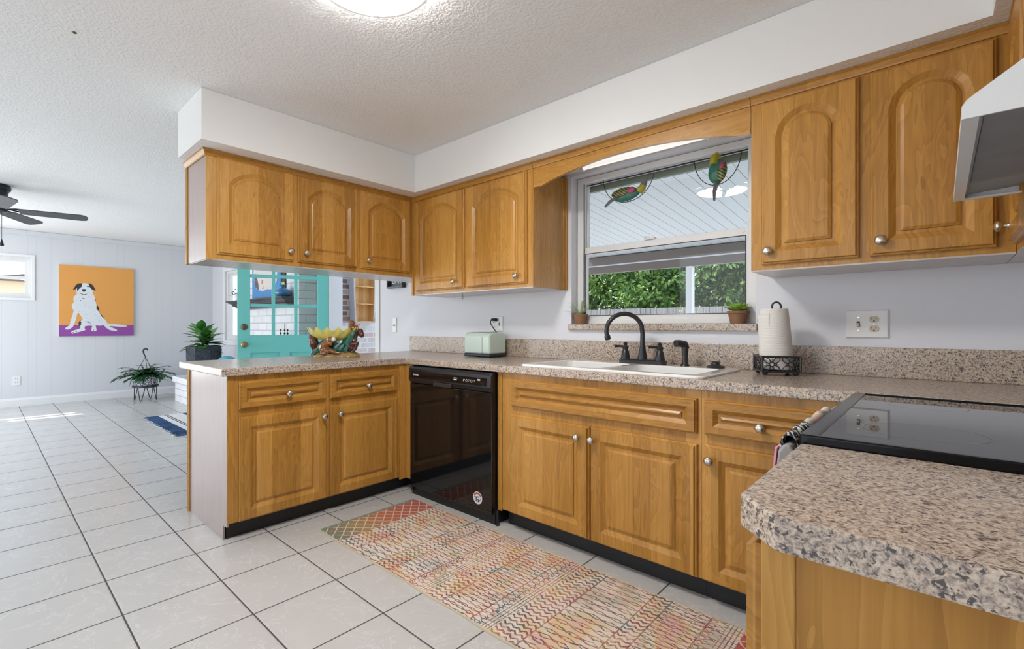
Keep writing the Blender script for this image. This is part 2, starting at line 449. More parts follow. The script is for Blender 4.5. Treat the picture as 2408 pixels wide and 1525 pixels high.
class MB:
    def __init__(s):
        s.v, s.f, s.mi, s.cur = [], [], [], 0
    def add(s, vs, fs):
        o = len(s.v)
        s.v += [tuple(p) for p in vs]
        s.f += [tuple(i + o for i in f) for f in fs]
        s.mi += [s.cur] * len(fs)
        return s
    def box(s, x0, y0, z0, x1, y1, z1):
        x0, x1 = min(x0, x1), max(x0, x1); y0, y1 = min(y0, y1), max(y0, y1); z0, z1 = min(z0, z1), max(z0, z1)
        return s.add([(x0, y0, z0), (x1, y0, z0), (x1, y1, z0), (x0, y1, z0), (x0, y0, z1), (x1, y0, z1), (x1, y1, z1), (x0, y1, z1)],
                     [(0, 3, 2, 1), (4, 5, 6, 7), (0, 1, 5, 4), (1, 2, 6, 5), (2, 3, 7, 6), (3, 0, 4, 7)])
    def prism(s, poly, lo, hi, mp=None):
        """poly: 2d points; mp(a,b,h)->xyz"""
        mp = mp or (lambda a, b, h: (a, b, h))
        n = len(poly)
        vs = [mp(a, b, lo) for a, b in poly] + [mp(a, b, hi) for a, b in poly]
        fs = [tuple(range(n))[::-1], tuple(range(n, 2 * n))] + [(i, (i + 1) % n, n + (i + 1) % n, n + i) for i in range(n)]
        return s.add(vs, fs)
    def loops(s, lps, cap0=True, cap1=True, closed=True):
        n = len(lps[0])
        vs = [p for l in lps for p in l]
        fs = []
        for k in range(len(lps) - 1):
            for i in range(n if closed else n - 1):
                j = (i + 1) % n
                fs.append((k * n + i, k * n + j, (k + 1) * n + j, (k + 1) * n + i))
        if cap0: fs.append(tuple(range(n))[::-1])
        if cap1: fs.append(tuple((len(lps) - 1) * n + i for i in range(n)))
        return s.add(vs, fs)
    def tube(s, pts, r, n=8, caps=True, flat=1.0):
        pts = [Vector(p) for p in pts]
        rs = r if isinstance(r, (list, tuple)) else [r] * len(pts)
        up = None
        lps = []
        for i, p in enumerate(pts):
            d = (pts[min(i + 1, len(pts) - 1)] - pts[max(i - 1, 0)])
            if d.length < 1e-9: d = Vector((0, 0, 1))
            d.normalize()
            if up is None:
                up = Vector((0, 0, 1)) if abs(d.z) < 0.9 else Vector((1, 0, 0))
            a = d.cross(up)
            if a.length < 1e-6: a = d.orthogonal()
            a.normalize()
            b = a.cross(d).normalized()
            up = b
            lps.append([tuple(p + rs[i] * (math.cos(2 * PI * k / n) * a + flat * math.sin(2 * PI * k / n) * b)) for k in range(n)])
        return s.loops(lps, caps, caps)
    def lathe(s, prof, c=(0, 0, 0), n=24, axis=(0, 0, 1), sx=1.0, sy=1.0, cap0=True, cap1=True):
        q = Vector((0, 0, 1)).rotation_difference(Vector(axis).normalized())
        c = Vector(c)
        lps = [[tuple(c + q @ Vector((sx * r * math.cos(2 * PI * k / n), sy * r * math.sin(2 * PI * k / n), h))) for k in range(n)] for r, h in prof]
        return s.loops(lps, cap0, cap1)
    def ell(s, c, r, rot=None, n=14, m=9):
        R = rot.to_matrix() if isinstance(rot, Euler) else (rot or Matrix.Identity(3))
        c = Vector(c)
        lps = []
        for j in range(m + 1):
            t = PI * j / m
            rr = max(math.sin(t), 0.012)
            lps.append([tuple(c + R @ Vector((r[0] * rr * math.cos(2 * PI * k / n), r[1] * rr * math.sin(2 * PI * k / n), -r[2] * math.cos(t)))) for k in range(n)])
        return s.loops(lps)
    def leaf(s, base, d, up, L, W, curl=0.25, fold=0.15, seg=5, tip=0.0, shape=None):
        d = Vector(d).normalized(); up = Vector(up)
        side = d.cross(up)
        if side.length < 1e-4: side = d.orthogonal()
        side.normalize(); nrm = side.cross(d).normalized()
        vs, fs = [], []
        for i in range(seg + 1):
            t = i / seg
            w = W * 0.5 * (shape(t) if shape else (math.sin(PI * min(t * 0.93 + 0.05, 1.0)) ** 0.75))
            w = max(w, 0.0006)
            p = Vector(base) + d * (L * t) - nrm * (curl * L * t * t)
            vs += [p - side * w + nrm * (fold * w), p, p + side * w + nrm * (fold * w)]
        for i in range(seg):
            a = i * 3
            fs += [(a, a + 1, a + 4, a + 3), (a + 1, a + 2, a + 5, a + 4)]
        return s.add(vs, fs)
    def build(s, name, mats, parent=None, smooth=None, bevel=0.0, seg=2, recalc=True, label=None):
        me = bpy.data.meshes.new(name)
        vs = s.v
        if parent is not None:
            inv = WM[parent].inverted()
            vs = [tuple(inv @ Vector(p)) for p in vs]
        me.from_pydata(vs, [], s.f)
        mats = mats if isinstance(mats, (list, tuple)) else [mats]
        for m in mats: me.materials.append(m)
        if len(mats) > 1:
            me.polygons.foreach_set('material_index', s.mi)
        if recalc:
            bm = bmesh.new(); bm.from_mesh(me)
            bmesh.ops.recalc_face_normals(bm, faces=bm.faces)
            bm.to_mesh(me); bm.free()
        if smooth is not None:
            me.polygons.foreach_set('use_smooth', [True] * len(me.polygons))
            me.set_sharp_from_angle(angle=math.radians(smooth))
        me.update()
        o = bpy.data.objects.new(name, me)
        COL.objects.link(o)
        if parent is not None:
            o.parent = parent
            WM[o] = WM[parent]
        else:
            WM[o] = Matrix.Identity(4)
        if bevel:
            md = o.modifiers.new('bevel', 'BEVEL')
            md.width = bevel; md.segments = seg; md.limit_method = 'ANGLE'; md.angle_limit = math.radians(40)
        if label: o['label'] = label
        return o

def tag(o, label, cat, group=None, kind=None):
    o['label'] = label; o['category'] = cat
    if group: o['group'] = group
    if kind: o['kind'] = kind
    return o
def thing(name, label, cat, loc, rotz=0.0, group=None):
    o = bpy.data.objects.new(name, None)
    o.empty_display_size = 0.05
    COL.objects.link(o)
    o.location = loc; o.rotation_euler = (0, 0, rotz)
    WM[o] = Matrix.Translation(Vector(loc)) @ Matrix.Rotation(rotz, 4, 'Z')
    return tag(o, label, cat, group)
def struct(name, mb, mats, **kw):
    o = mb.build(name, mats, **kw)
    o['kind'] = 'structure'
    return o
def sstruct(name, loc):
    o = bpy.data.objects.new(name, None)
    COL.objects.link(o); o.location = loc; o['kind'] = 'structure'
    WM[o] = Matrix.Translation(Vector(loc))
    return o

def remesh(o, voxel, smooth_it=4):
    md = o.modifiers.new('join', 'REMESH'); md.mode = 'VOXEL'; md.voxel_size = voxel; md.use_smooth_shade = True
    sm = o.modifiers.new('soften', 'SMOOTH'); sm.iterations = smooth_it; sm.factor = 0.5
    return o

def plate_with_hole(mb, axis, lo, hi, a0, a1, b0, b1, holes):
    """wall slab (axis 'x' or 'y' is its thickness) with rectangular holes, built as a grid of cells"""
    A = sorted({a0, a1, *[h[0] for h in holes], *[h[1] for h in holes]})
    B = sorted({b0, b1, *[h[2] for h in holes], *[h[3] for h in holes]})
    inside = lambda a, b: any(h[0] < a < h[1] and h[2] < b < h[3] for h in holes)
    cell = {}
    for i in range(len(A) - 1):
        for j in range(len(B) - 1):
            cell[i, j] = not inside((A[i] + A[i + 1]) / 2, (B[j] + B[j + 1]) / 2)
    P = (lambda h, a, b: (h, a, b)) if axis == 'x' else ((lambda h, a, b: (a, h, b)) if axis == 'y' else (lambda h, a, b: (a, b, h)))
    idx, vs, fs = {}, [], []
    def V(h, i, j):
        k = (h, i, j)
        if k not in idx:
            idx[k] = len(vs); vs.append(P(lo if h == 0 else hi, A[i], B[j]))
        return idx[k]
    for (i, j), on in cell.items():
        if not on: continue
        fs.append((V(0, i, j), V(0, i + 1, j), V(0, i + 1, j + 1), V(0, i, j + 1)))
        fs.append((V(1, i, j), V(1, i, j + 1), V(1, i + 1, j + 1), V(1, i + 1, j)))
        for di, dj, e in ((-1, 0, ((i, j), (i, j + 1))), (1, 0, ((i + 1, j), (i + 1, j + 1))), (0, -1, ((i, j), (i + 1, j))), (0, 1, ((i, j + 1), (i + 1, j + 1)))):
            if not cell.get((i + di, j + dj), False):
                (p, q) = e
                fs.append((V(0, *p), V(0, *q), V(1, *q), V(1, *p)))
    mb.add(vs, fs)
    return mb

# ------------------------------------------------------------------ the room shell
W = 0.65                                            # kitchen back wall
LY = 0.85                                           # living-room back wall
RX = 3.19                                           # right wall
LX = -6.70                                          # panelled wall of the living room
FY = -4.50                                          # wall behind the camera
struct('floor', MB().box(LX - .1, FY - .1, -.06, RX + .1, LY + .12, 0), MAT['floor'])
cb = MB()
cb.loops([[(RX + .1, FY - .1, 2.41), (-.6, FY - .1, 2.41), (LX - .1, FY - .1, 2.505)],
          [(RX + .1, LY + .12, 2.41), (-.6, LY + .12, 2.41), (LX - .1, LY + .12, 2.505)]], False, False, closed=False)
cb.loops([[(RX + .1, FY - .1, 2.51), (-.6, FY - .1, 2.51), (LX - .1, FY - .1, 2.605)],
          [(RX + .1, LY + .12, 2.51), (-.6, LY + .12, 2.51), (LX - .1, LY + .12, 2.605)]], False, False, closed=False)
struct('ceiling', cb, MAT['ceiling'], recalc=False)
struct('wall_back', plate_with_hole(MB(), 'y', W, W + .14, -1.29, RX + .1, 0, 2.41, [(.93, 2.01, 1.11, 2.115)]), MAT['wall'])
struct('wall_garden', plate_with_hole(MB(), 'y', LY, LY + .12, LX - .1, -1.29, 0, 2.5, [(-6.05, -5.15, .90, 2.06), (-2.57, -1.292, 0, 2.16)]), MAT['panelling'])
struct('wall_left', plate_with_hole(MB(), 'x', LX - .1, LX, FY - .1, LY, 0, 2.5, [(-2.40, -1.545, 1.53, 2.125), (-4.35, -2.65, .25, 2.25)]), MAT['panelling'])  # second opening is out of view, added to let the side fill in
struct('wall_right', MB().box(RX, FY - .1, 0, RX + .1, W, 2.41), MAT['wall'])
struct('wall_front', plate_with_hole(MB(), 'y', FY - .1, FY, LX, RX, 0, 2.41, [(-.45, 2.45, .2, 2.3), (-5.85, -2.15, .2, 2.3)]), MAT['wall_far'])  # both openings are unseen, added to let the fill lights in
# boxed soffits above the wall cabinets
sf = MB()
sf.box(-.575, -1.251, 2.135, -.148, W, 2.409)
sf.box(-.148, .20, 2.135, RX, W, 2.409)
sf.box(2.80, -3.4, 2.135, RX, .20, 2.409)
sfo = struct('wall_soffit', sf, [MAT['soffit'], MAT['ceiling']])
for p in sfo.data.polygons:
    if p.normal.z < -.5: p.material_index = 1
struct('baseboard_left', MB().prism([(0, 0), (.016, 0), (.016, .085), (.006, .115), (0, .115)], FY, LY, lambda a, b, h: (LX + a, h, b)), MAT['trim'])
struct('trim_1', MB().box(LX, FY, 2.435, LX + .018, LY, 2.50), MAT['panelling'])
struct('trim_2', MB().box(-2.57, LY - .02, 0, -2.512, LY + .14, 2.16).box(-2.69, LY - .016, 0, -2.57, LY, 2.24), MAT['trim'])
struct('trim_3', MB().box(-1.31, W - .012, 0, -1.245, W, 2.2).box(-1.312, W, 0, -1.29, LY + .12, 2.2), MAT['trim'])

# window over the sink
def frame_rect(mb, a0, a1, b0, b1, w, lo, hi, axis='y'):
    wl, wr, wb, wt = w if isinstance(w, tuple) else (w,) * 4
    return plate_with_hole(mb, axis, lo, hi, a0, a1, b0, b1, [(a0 + wl, a1 - wr, b0 + wb, b1 - wt)])
win = sstruct('window_1', (1.47, .76, 1.147))
frame_rect(MB(), .935, 2.005, 1.148, 2.113, (.045, .045, .03, .035), .715, .785).build('window_frame', MAT['window_white'], win, bevel=.003)
frame_rect(MB(), .975, 1.965, 1.625, 2.083, (.018, .018, .02, .016), .755, .780).build('upper_sash', MAT['window_white'], win, bevel=.002)
frame_rect(MB(), .975, 1.965, 1.172, 1.652, (.022, .022, .035, .045), .722, .750).build('lower_sash', MAT['window_white'], win, bevel=.003)
MB().box(.992, .766, 1.645, 1.948, .769, 2.068).build('upper_pane', MAT['glass'], win)
MB().box(.996, .735, 1.206, 1.944, .738, 1.608).build('lower_pane', MAT['glass'], win)
g = frame_rect(MB(), .992, 1.948, 1.202, 1.612, .004, .7195, .7225)
g.box(.985, .7525, 2.064, 1.955, .7555, 2.072).box(.984, .712, 1.2, .990, .716, 2.07)
g.build('dark_gasket', MAT['groove'], win)
lk = MB()
lk.box(1.40, .708, 1.652, 1.46, .735, 1.664).tube([(1.43, .715, 1.664), (1.40, .705, 1.668)], .006)
for xx in (1.0, 1.935): lk.lathe([(.006, 0), (.006, .006)], (xx, .722, 1.632), 8, (0, -1, 0))
lk.build('sash_lock', MAT['window_white'], win, smooth=40)
sill = MB().box(.917, W - .028, 1.110, 2.022, .714, 1.147)
tag(sill.build('window_sill', MAT['granite'], bevel=.004), 'speckled granite ledge under the kitchen window', 'window sill')

# ------------------------------------------------------------------ cabinet parts
FX = lambda x: (lambda a, b, d: (x + d, a, b))      # face looking +X : a=Y b=Z
FYm = lambda y: (lambda a, b, d: (a, y - d, b))     # face looking -Y : a=X b=Z
FXm = lambda x: (lambda a, b, d: (x - d, a, b))     # face looking -X

def rect_loop(a0, a1, b0, b1, n, rise=0.0, drop=0.0):
    pts = [(a0, b0), (a1, b0)]
    c, hw = (a0 + a1) / 2, (a1 - a0) / 2
    r = max(rise - drop, 0.0)
    for i in range(n + 1):
        x = hw * (1 - 2 * i / n)
        if r > 1e-4:
            R = (hw * hw + r * r) / (2 * r)
            y = b1 - R + math.sqrt(max(R * R - x * x, 0))
        else:
            y = b1
        pts.append((c + x, y))
    return pts

def panel_front(name, mp, a0, a1, b0, b1, parent, mat, fw=.055, rise=0.0, t=.023, s=1.0):
    n = 18 if rise else 2
    def L(i, d, arch=False):
        if arch:
            return [mp(a, b, d) for a, b in rect_loop(a0 + fw + i, a1 - fw - i, b0 + fw + i, b1 - fw - i, n, rise, i * .35)]
        return [mp(a, b, d) for a, b in rect_loop(a0 + i, a1 - i, b0 + i, b1 - i, n)]
    lps = [L(0, 0), L(0, t * .45), L(.004 * s, t * .62), L(.007 * s, t * .62), L(.011 * s, t),
           L(-.0005, t, True), L(.020 * s, t * .40, True), L(.031 * s, t * .40, True), L(.0325 * s, t * .62, True), L(.043 * s, t * .84, True)]
    m = MB().loops(lps)
    return m.build(name, mat, parent)

def knob(parent, p, n):
    m = MB().lathe([(a_ * 1.12, b_ * 1.05) for a_, b_ in [(.0085, 0), (.0075, .003), (.0055, .006), (.0055, .013), (.012, .018), (.0155, .022), (.016, .026), (.0125, .031), (.005, .0335)]], p, 18, n)
    return m.build('knob', MAT['nickel'], parent, smooth=50)

def crown(pts, z0, z1, parent, out):
    """small stepped moulding along a polyline, pts 2d, out = outward offset function per point"""
    prof = [(0, z0), (.006, z0), (.008, z0 + .006), (.016, z1 - .012), (.020, z1 - .008), (.020, z1), (0, z1)]
    lps = [[(x + ox * d, y + oy * d, z) for d, z in prof] for (x, y), (ox, oy) in zip(pts, out)]
    return MB().loops(lps).build('crown_moulding', MAT['wood_h'], parent)

# ---- peninsula base cabinet
pb = thing('base_cabinet', 'wooden peninsula base cabinet with two drawers above two doors and end panel with painted pink sheen', 'cabinet', (-.32, -.58, 0), group=None)
MB().box(-.635, -1.165, .095, 0, .64, .871).build('carcass', MAT['wood'], pb)
MB().box(-.635, -1.158, 0, -.055, .64, .096).build('toe_kick', MAT['toekick'], pb)
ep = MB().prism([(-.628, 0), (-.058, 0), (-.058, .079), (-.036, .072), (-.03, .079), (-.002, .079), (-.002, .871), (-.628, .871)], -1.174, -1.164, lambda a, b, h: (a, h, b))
ep.build('end_panel', MAT['endpanel'], pb, label='laminate end panel with painted pink sheen')
MB().box(-.650, -1.186, 0, -.637, -1.14, .871).box(-.637, -1.184, 0, -.624, -1.172, .871).build('corner_trim', MAT['wood'], pb, bevel=.002)
MB().box(-.014, -1.172, .096, .003, -1.138, .871).build('face_stile', MAT['wood'], pb, bevel=.001)
MB().box(.0, -.012, .085, .100, .03, .871).box(.0, -.060, .080, .012, .02, .871).build('corner_filler', MAT['wood'], pb, bevel=.001)
for a0, a1 in ((-1.116, -.612), (-.583, -.082)):
    d = panel_front('drawer_front', FX(0), a0, a1, .692, .838, pb, MAT['wood_h'], .034, s=.8)
    knob(d, (.0185, (a0 + a1) / 2 + .012, .753), (1, 0, 0))
for a0, a1, k in ((-1.116, -.612, -.631), (-.583, -.082, -.529)):
    d = panel_front('door', FX(0), a0, a1, .096, .650, pb, MAT['wood'], .055)
    knob(d, (.021, k - .005 if k < -.6 else k + .0, .595), (1, 0, 0))

# ---- dishwasher
dw = thing('dishwasher', 'black built-in dishwasher with a round sticker, left of the sink cabinet', 'dishwasher', (.48, .2, 0))
dwp = MB().box(.104, -.030, .085, .848, .60, .865)
dwp.build('body', MAT['black_side'], dw)
MB().box(.105, -.044, .058, .846, -.029, .752).build('door_panel', MAT['black_gloss'], dw, bevel=.003)
cp = MB().prism([(-.030, .752), (-.040, .756), (-.056, .782), (-.052, .852), (-.044, .864), (-.030, .864)], .103, .848, lambda a, b, h: (h, a, b))
cpo = cp.build('control_panel', MAT['black_panel'], dw, bevel=.002)
MB().prism([(-.0575, .790), (-.0550, .835), (-.0535, .835), (-.0560, .790)], .130, .815, lambda a, b, h: (h, a, b)).build('inset_strip', MAT['black_gloss'], cpo)
MB().box(.355, -.0585, .752, .52, -.034, .777).build('pull_recess', MAT['slot'], cpo, bevel=.004)
for i in range(3): MB().box(.548 + i * .012, -.0594, .818, .556 + i * .012, -.0560, .821).build('control_label', MAT['white_plastic'], cpo)
for i in range(2): MB().box(.548 + i * .014, -.0598, .806, .559 + i * .014, -.0565, .813).build('control_label', MAT['white_plastic'], cpo)
for i in range(5):
    circ = [(.636 + i * .0205 + .0065 * math.cos(2 * PI * k / 14), -.0573, .811 + .0075 * math.sin(2 * PI * k / 14)) for k in range(14 if i % 2 else 10)]
    MB().tube(circ, .0011, 5).build('control_icon', MAT['white_plastic'], cpo)
for i in range(2): MB().box(.748, -.0590, .818 + i * .006, .768, -.0556, .821 + i * .006).build('control_label', MAT['white_plastic'], cpo)
MB().box(.11, -.022, .0, .852, .58, .085).box(.104, -.036, .030, .13, .0, .058).build('toe_panel', MAT['toekick'], dw)
MB().tube([(.868, -.018, .0), (.868, -.018, .085)], .006).lathe([(.013, 0), (.013, .01)], (.868, -.018, 0), 10).build('levelling_foot', MAT['black_matte'], dw, smooth=50)

def text_mesh(name, body, loc, rot, size, mat, parent, depth=.0006, align='CENTER'):
    cu = bpy.data.curves.new(name, 'FONT')
    cu.body = body; cu.size = size; cu.extrude = depth; cu.align_x = align; cu.align_y = 'CENTER'
    tmp = bpy.data.objects.new(name, cu)
    COL.objects.link(tmp)
    bpy.context.view_layer.update()
    me = bpy.data.meshes.new_from_object(tmp.evaluated_get(bpy.context.evaluated_depsgraph_get()))
    bpy.data.objects.remove(tmp)
    M = Matrix.Translation(Vector(loc)) @ rot.to_matrix().to_4x4()
    me.transform(WM[parent].inverted() @ M)
    me.materials.clear(); me.materials.append(mat)
    o = bpy.data.objects.new(name, me); COL.objects.link(o)
    o.parent = parent; WM[o] = WM[parent]
    return o
text_mesh('brand_lettering', 'AMANA', (.182, -.0580, .812), Euler((PI / 2, 0, 0)), .016, MAT['white_plastic'], cpo)
# round sticker
st = thing('sticker', 'small round red white and blue sticker at the lower right of the dishwasher door', 'sticker', (.737, -.0445, .131))
MB().lathe([(.036, 0), (.036, .0008)], (.737, -.0445, .131), 32, (0, -1, 0)).build('disc', MAT['white_plastic'], st)
m_red = plain('sticker_red', (0.42, 0.10, 0.09), 0.5); m_navy = plain('sticker_navy', (0.03, 0.035, 0.09), 0.5)
def ringarc(mb, c, r0, r1, a0, a1, y, n=20):
    vs = []
    for i in range(n + 1):
        a = a0 + (a1 - a0) * i / n
        for r in (r0, r1): vs.append((c[0] + r * math.cos(a), y, c[1] + r * math.sin(a)))
    return mb.add(vs, [(2 * i, 2 * i + 1, 2 * i + 3, 2 * i + 2) for i in range(n)])
ringarc(MB(), (.737, .131), .022, .032, .15 * PI, .9 * PI, -.0456).build('red_band', m_red, st)
e_ = ringarc(MB(), (.737, .131), .022, .0245, -.95 * PI, .05 * PI, -.0456)
ringarc(e_, (.739, .124), .010, .0165, .35 * PI, 1.35 * PI, -.0458)
e_.box(.733, -.0462, .118, .757, -.0456, .122).box(.743, -.0462, .110, .748, -.0456, .128).box(.712, -.0462, .132, .726, -.0456, .137)
e_.build('emblem', m_navy, st)

# ---- sink base cabinet
sb = thing('base_cabinet', 'wooden sink base cabinet, wide false front above two doors', 'cabinet', (1.41, .3, 0))
MB().box(.890, .0, .095, 1.972, .60, .66).box(.890, .0, .66, 1.972, .012, .871).build('carcass', MAT['wood'], sb)
MB().box(.857, -.006, .083, .888, .30, .871).build('filler_strip', MAT['wood'], sb, bevel=.003)
MB().box(.890, .055, 0, 1.972, .60, .096).build('toe_kick', MAT['toekick'], sb)
panel_front('false_front', FYm(0), .965, 1.957, .690, .836, sb, MAT['wood_h'], .036, s=.8)
for a0, a1, k in ((.962, 1.456, 1.399), (1.462, 1.957, 1.479)):
    d = panel_front('door', FYm(0), a0, a1, .097, .646, sb, MAT['wood'], .058)
    knob(d, (k, -.021, .589), (0, -1, 0))
# ---- drawer base cabinet
db = thing('base_cabinet', 'wooden drawer base cabinet between the sink cabinet and the stove', 'cabinet', (2.22, .3, 0))
MB().box(1.973, .0, .095, 2.50, .60, .871).build('carcass', MAT['wood'], db)
MB().box(1.973, .055, 0, 2.50, .60, .096).build('toe_kick', MAT['toekick'], db)
d = panel_front('drawer_front', FYm(0), 1.986, 2.402, .694, .834, db, MAT['wood_h'], .036, s=.8)
knob(d, (2.193, -.0185, .752), (0, -1, 0))
d = panel_front('door', FYm(0), 1.989, 2.402, .098, .652, db, MAT['wood'], .055)
knob(d, (2.012, -.021, .593), (0, -1, 0))

# ---- countertop (L shape with sink cut-out)
def slab(cells_x, cells_y, on, z0, z1):
    mb = MB(); idx = {}; vs = []; fs = []
    def V(h, i, j):
        k = (h, i, j)
        if k not in idx: idx[k] = len(vs); vs.append((cells_x[i], cells_y[j], (z0, z1)[h]))
        return idx[k]
    I, J = len(cells_x) - 1, len(cells_y) - 1
    ok = lambda i, j: 0 <= i < I and 0 <= j < J and on((cells_x[i] + cells_x[i + 1]) / 2, (cells_y[j] + cells_y[j + 1]) / 2)
    for i in range(I):
        for j in range(J):
            if not ok(i, j): continue
            fs.append((V(1, i, j), V(1, i + 1, j), V(1, i + 1, j + 1), V(1, i, j + 1)))
            fs.append((V(0, i, j), V(0, i, j + 1), V(0, i + 1, j + 1), V(0, i + 1, j)))
            for di, dj, p, q in ((-1, 0, (i, j), (i, j + 1)), (1, 0, (i + 1, j), (i + 1, j + 1)), (0, -1, (i, j), (i + 1, j)), (0, 1, (i, j + 1), (i + 1, j + 1))):
                if not ok(i + di, j + dj): fs.append((V(0, *p), V(0, *q), V(1, *q), V(1, *p)))
    return mb.add(vs, fs)
ct = slab([-.729, .028, 1.03, 1.94, 2.475, RX - .001], [-1.208, -.19, -.028, .04, .52, W - .001],
          lambda x, y: (x < .028 or y > -.028 or (x > 2.6 and False)) and not (1.03 < x < 1.94 and .04 < y < .52), .873, .914)
cto = ct.build('countertop', MAT['granite'], bevel=.006, seg=3)
tag(cto, 'long L shaped speckled granite countertop along the peninsula and sink wall', 'countertop')
MB().box(-.755, W - .022, .914, RX - .001, W - .001, 1.043).build('backsplash', MAT['granite'], cto, bevel=.003)

# ---- wall cabinets over the peninsula
def under_panel(x0, y0, x1, y1, z, parent):
    MB().box(x0, y0, z - .006, x1, y1, z + .004).build('underside', MAT['under'], parent)
pu = thing('wall_cabinet', 'row of three arched door wall cabinets hanging over the peninsula', 'wall cabinet', (-.46, -.45, 1.52))
MB().box(-.635, -1.178, 1.518, -.29, .60, 2.112).build('carcass', MAT['wood'], pu)
under_panel(-.635, -1.178, -.291, .60, 1.518, pu)
MB().box(-.635, -1.186, 1.516, -.296, -1.177, 2.10).build('end_panel', MAT['endpanel'], pu, label='laminate end panel with painted pink sheen')
MB().box(-.652, -1.194, 1.512, -.636, -1.15, 2.112).box(-.636, -1.192, 1.514, -.622, -1.184, 2.10).build('corner_trim', MAT['wood'], pu, bevel=.002)
MB().box(-.302, -1.187, 1.516, -.288, -1.152, 2.112).build('face_stile', MAT['wood'], pu, bevel=.001)
crown([(-.29, W - .05), (-.29, -1.188), (-.650, -1.188)], 2.100, 2.134, pu, [(1, 0), (1, -1), (0, -1)])
for a0, a1, k in ((-1.130, -.681, -.708), (-.650, -.211, -.604), (-.186, .258, -.134)):
    d = panel_front('door', FX(-.29), a0, a1, 1.546, 2.102, pu, MAT['wood'], .058, rise=.085)
    knob(d, (-.269, k, 1.606), (1, 0, 0))
# ---- wall cabinets left of the window
lu = thing('wall_cabinet', 'pair of arched door wall cabinets in the corner left of the window', 'wall cabinet', (.3, .46, 1.38))
MB().box(-.289, .29, 1.378, .886, W - .002, 2.112).build('carcass', MAT['wood'], lu)
under_panel(-.288, .291, .886, W - .002, 1.378, lu)
MB().box(.884, .292, 1.376, .892, W - .004, 2.112).build('side_panel', MAT['wood'], lu)
MB().box(.890, W - .022, 1.372, .904, W - .001, 2.112).box(.884, W - .040, 1.372, .896, W - .020, 2.112).build('corner_trim', MAT['wood'], lu, bevel=.002)
MB().box(-.289, .280, 1.372, -.272, .30, 2.10).build('corner_stile', MAT['wood'], lu, bevel=.001)
crown([(-.29, .29), (.889, .29)], 2.100, 2.134, lu, [(0, -1), (0, -1)])
for a0, a1, k in ((-.226, .297, .213), (.324, .846, .779)):
    d = panel_front('door', FYm(.29), a0, a1, 1.400, 2.092, lu, MAT['wood'], .058, rise=.085)
    knob(d, (k, .269, 1.450), (0, -1, 0))
# ---- valance over the window
va = thing('valance', 'arched wooden valance board spanning between the cabinets above the window', 'valance', (1.48, .30, 1.98))
N = 40
def valz(x, off=0.0):
    a, b = .892, 2.079
    t0, t1 = .958, 2.030
    if x <= t0 or x >= t1: return 1.982 - off
    u = (x - t0) / (t1 - t0)
    return 1.982 + .070 * math.sin(PI * u) ** 0.8 - off
xs = [.892 + (2.079 - .892) * i / N for i in range(N + 1)]
def vboard(zlo, zhi, y0, y1, name, mat, par):
    lo = [(x, zlo(x)) for x in xs]; hi = [(x, zhi(x)) for x in xs]
    lps = [[(x, y0, a), (x, y1, a), (x, y1, b), (x, y0, b)] for (x, a), (_, b) in zip(lo, hi)]
    return MB().loops(lps).build(name, mat, par)
vb = vboard(lambda x: valz(x), lambda x: 2.112, .290, .308, 'board', MAT['wood_h'], va)
vboard(lambda x: valz(x) - .0, lambda x: valz(x) + .016, .286, .2905, 'edge_bead', MAT['wood_h'], va)
crown([(.892, .29), (2.079, .29)], 2.100, 2.134, va, [(0, -1), (0, -1)])
# ---- wall cabinets right of the window
ru = thing('wall_cabinet', 'pair of arched door wall cabinets right of the window', 'wall cabinet', (2.47, .46, 1.38))
MB().box(2.081, .29, 1.378, 2.856, W - .002, 2.112).build('carcass', MAT['wood'], ru)
under_panel(2.081, .291, 2.856, W - .002, 1.378, ru)
crown([(2.081, .29), (2.85, .29)], 2.100, 2.134, ru, [(0, -1), (0, -1)])
for a0, a1, k in ((2.123, 2.454, 2.152), (2.486, 2.814, 2.519)):
    d = panel_front('door', FYm(.29), a0, a1, 1.398, 2.093, ru, MAT['wood'], .054, rise=.105)
    knob(d, (k, .269, 1.453), (0, -1, 0))
# ---- corner cabinet on the right wall and the short one over the hood
rc = thing('wall_cabinet', 'arched door wall cabinet on the right wall behind the range hood', 'wall cabinet', (3.02, .1, 1.38))
MB().box(2.857, -.13, 1.378, RX - .002, W - .002, 2.112).build('carcass', MAT['wood'], rc)
under_panel(2.858, -.128, RX - .002, W - .002, 1.378, rc)
crown([(2.857, .27), (2.857, -.13)], 2.100, 2.134, rc, [(-1, 0), (-1, 0)])
d = panel_front('door', FXm(2.857), -.10, .235, 1.398, 2.093, rc, MAT['wood'], .055, rise=.105)
knob(d, (2.836, .205, 1.455), (-1, 0, 0))
ho = thing('wall_cabinet', 'short wooden wall cabinet above the range hood', 'wall cabinet', (3.02, -.5, 1.7))
MB().box(2.857, -.95, 1.675, RX - .002, -.132, 2.112).build('carcass', MAT['wood'], ho)
crown([(2.857, -.132), (2.857, -.95)], 2.100, 2.134, ho, [(-1, 0), (-1, 0)])
panel_front('door', FXm(2.857), -.53, -.16, 1.70, 2.093, ho, MAT['wood'], .055, rise=.07)
panel_front('door', FXm(2.857), -.93, -.55, 1.70, 2.093, ho, MAT['wood'], .055, rise=.07)
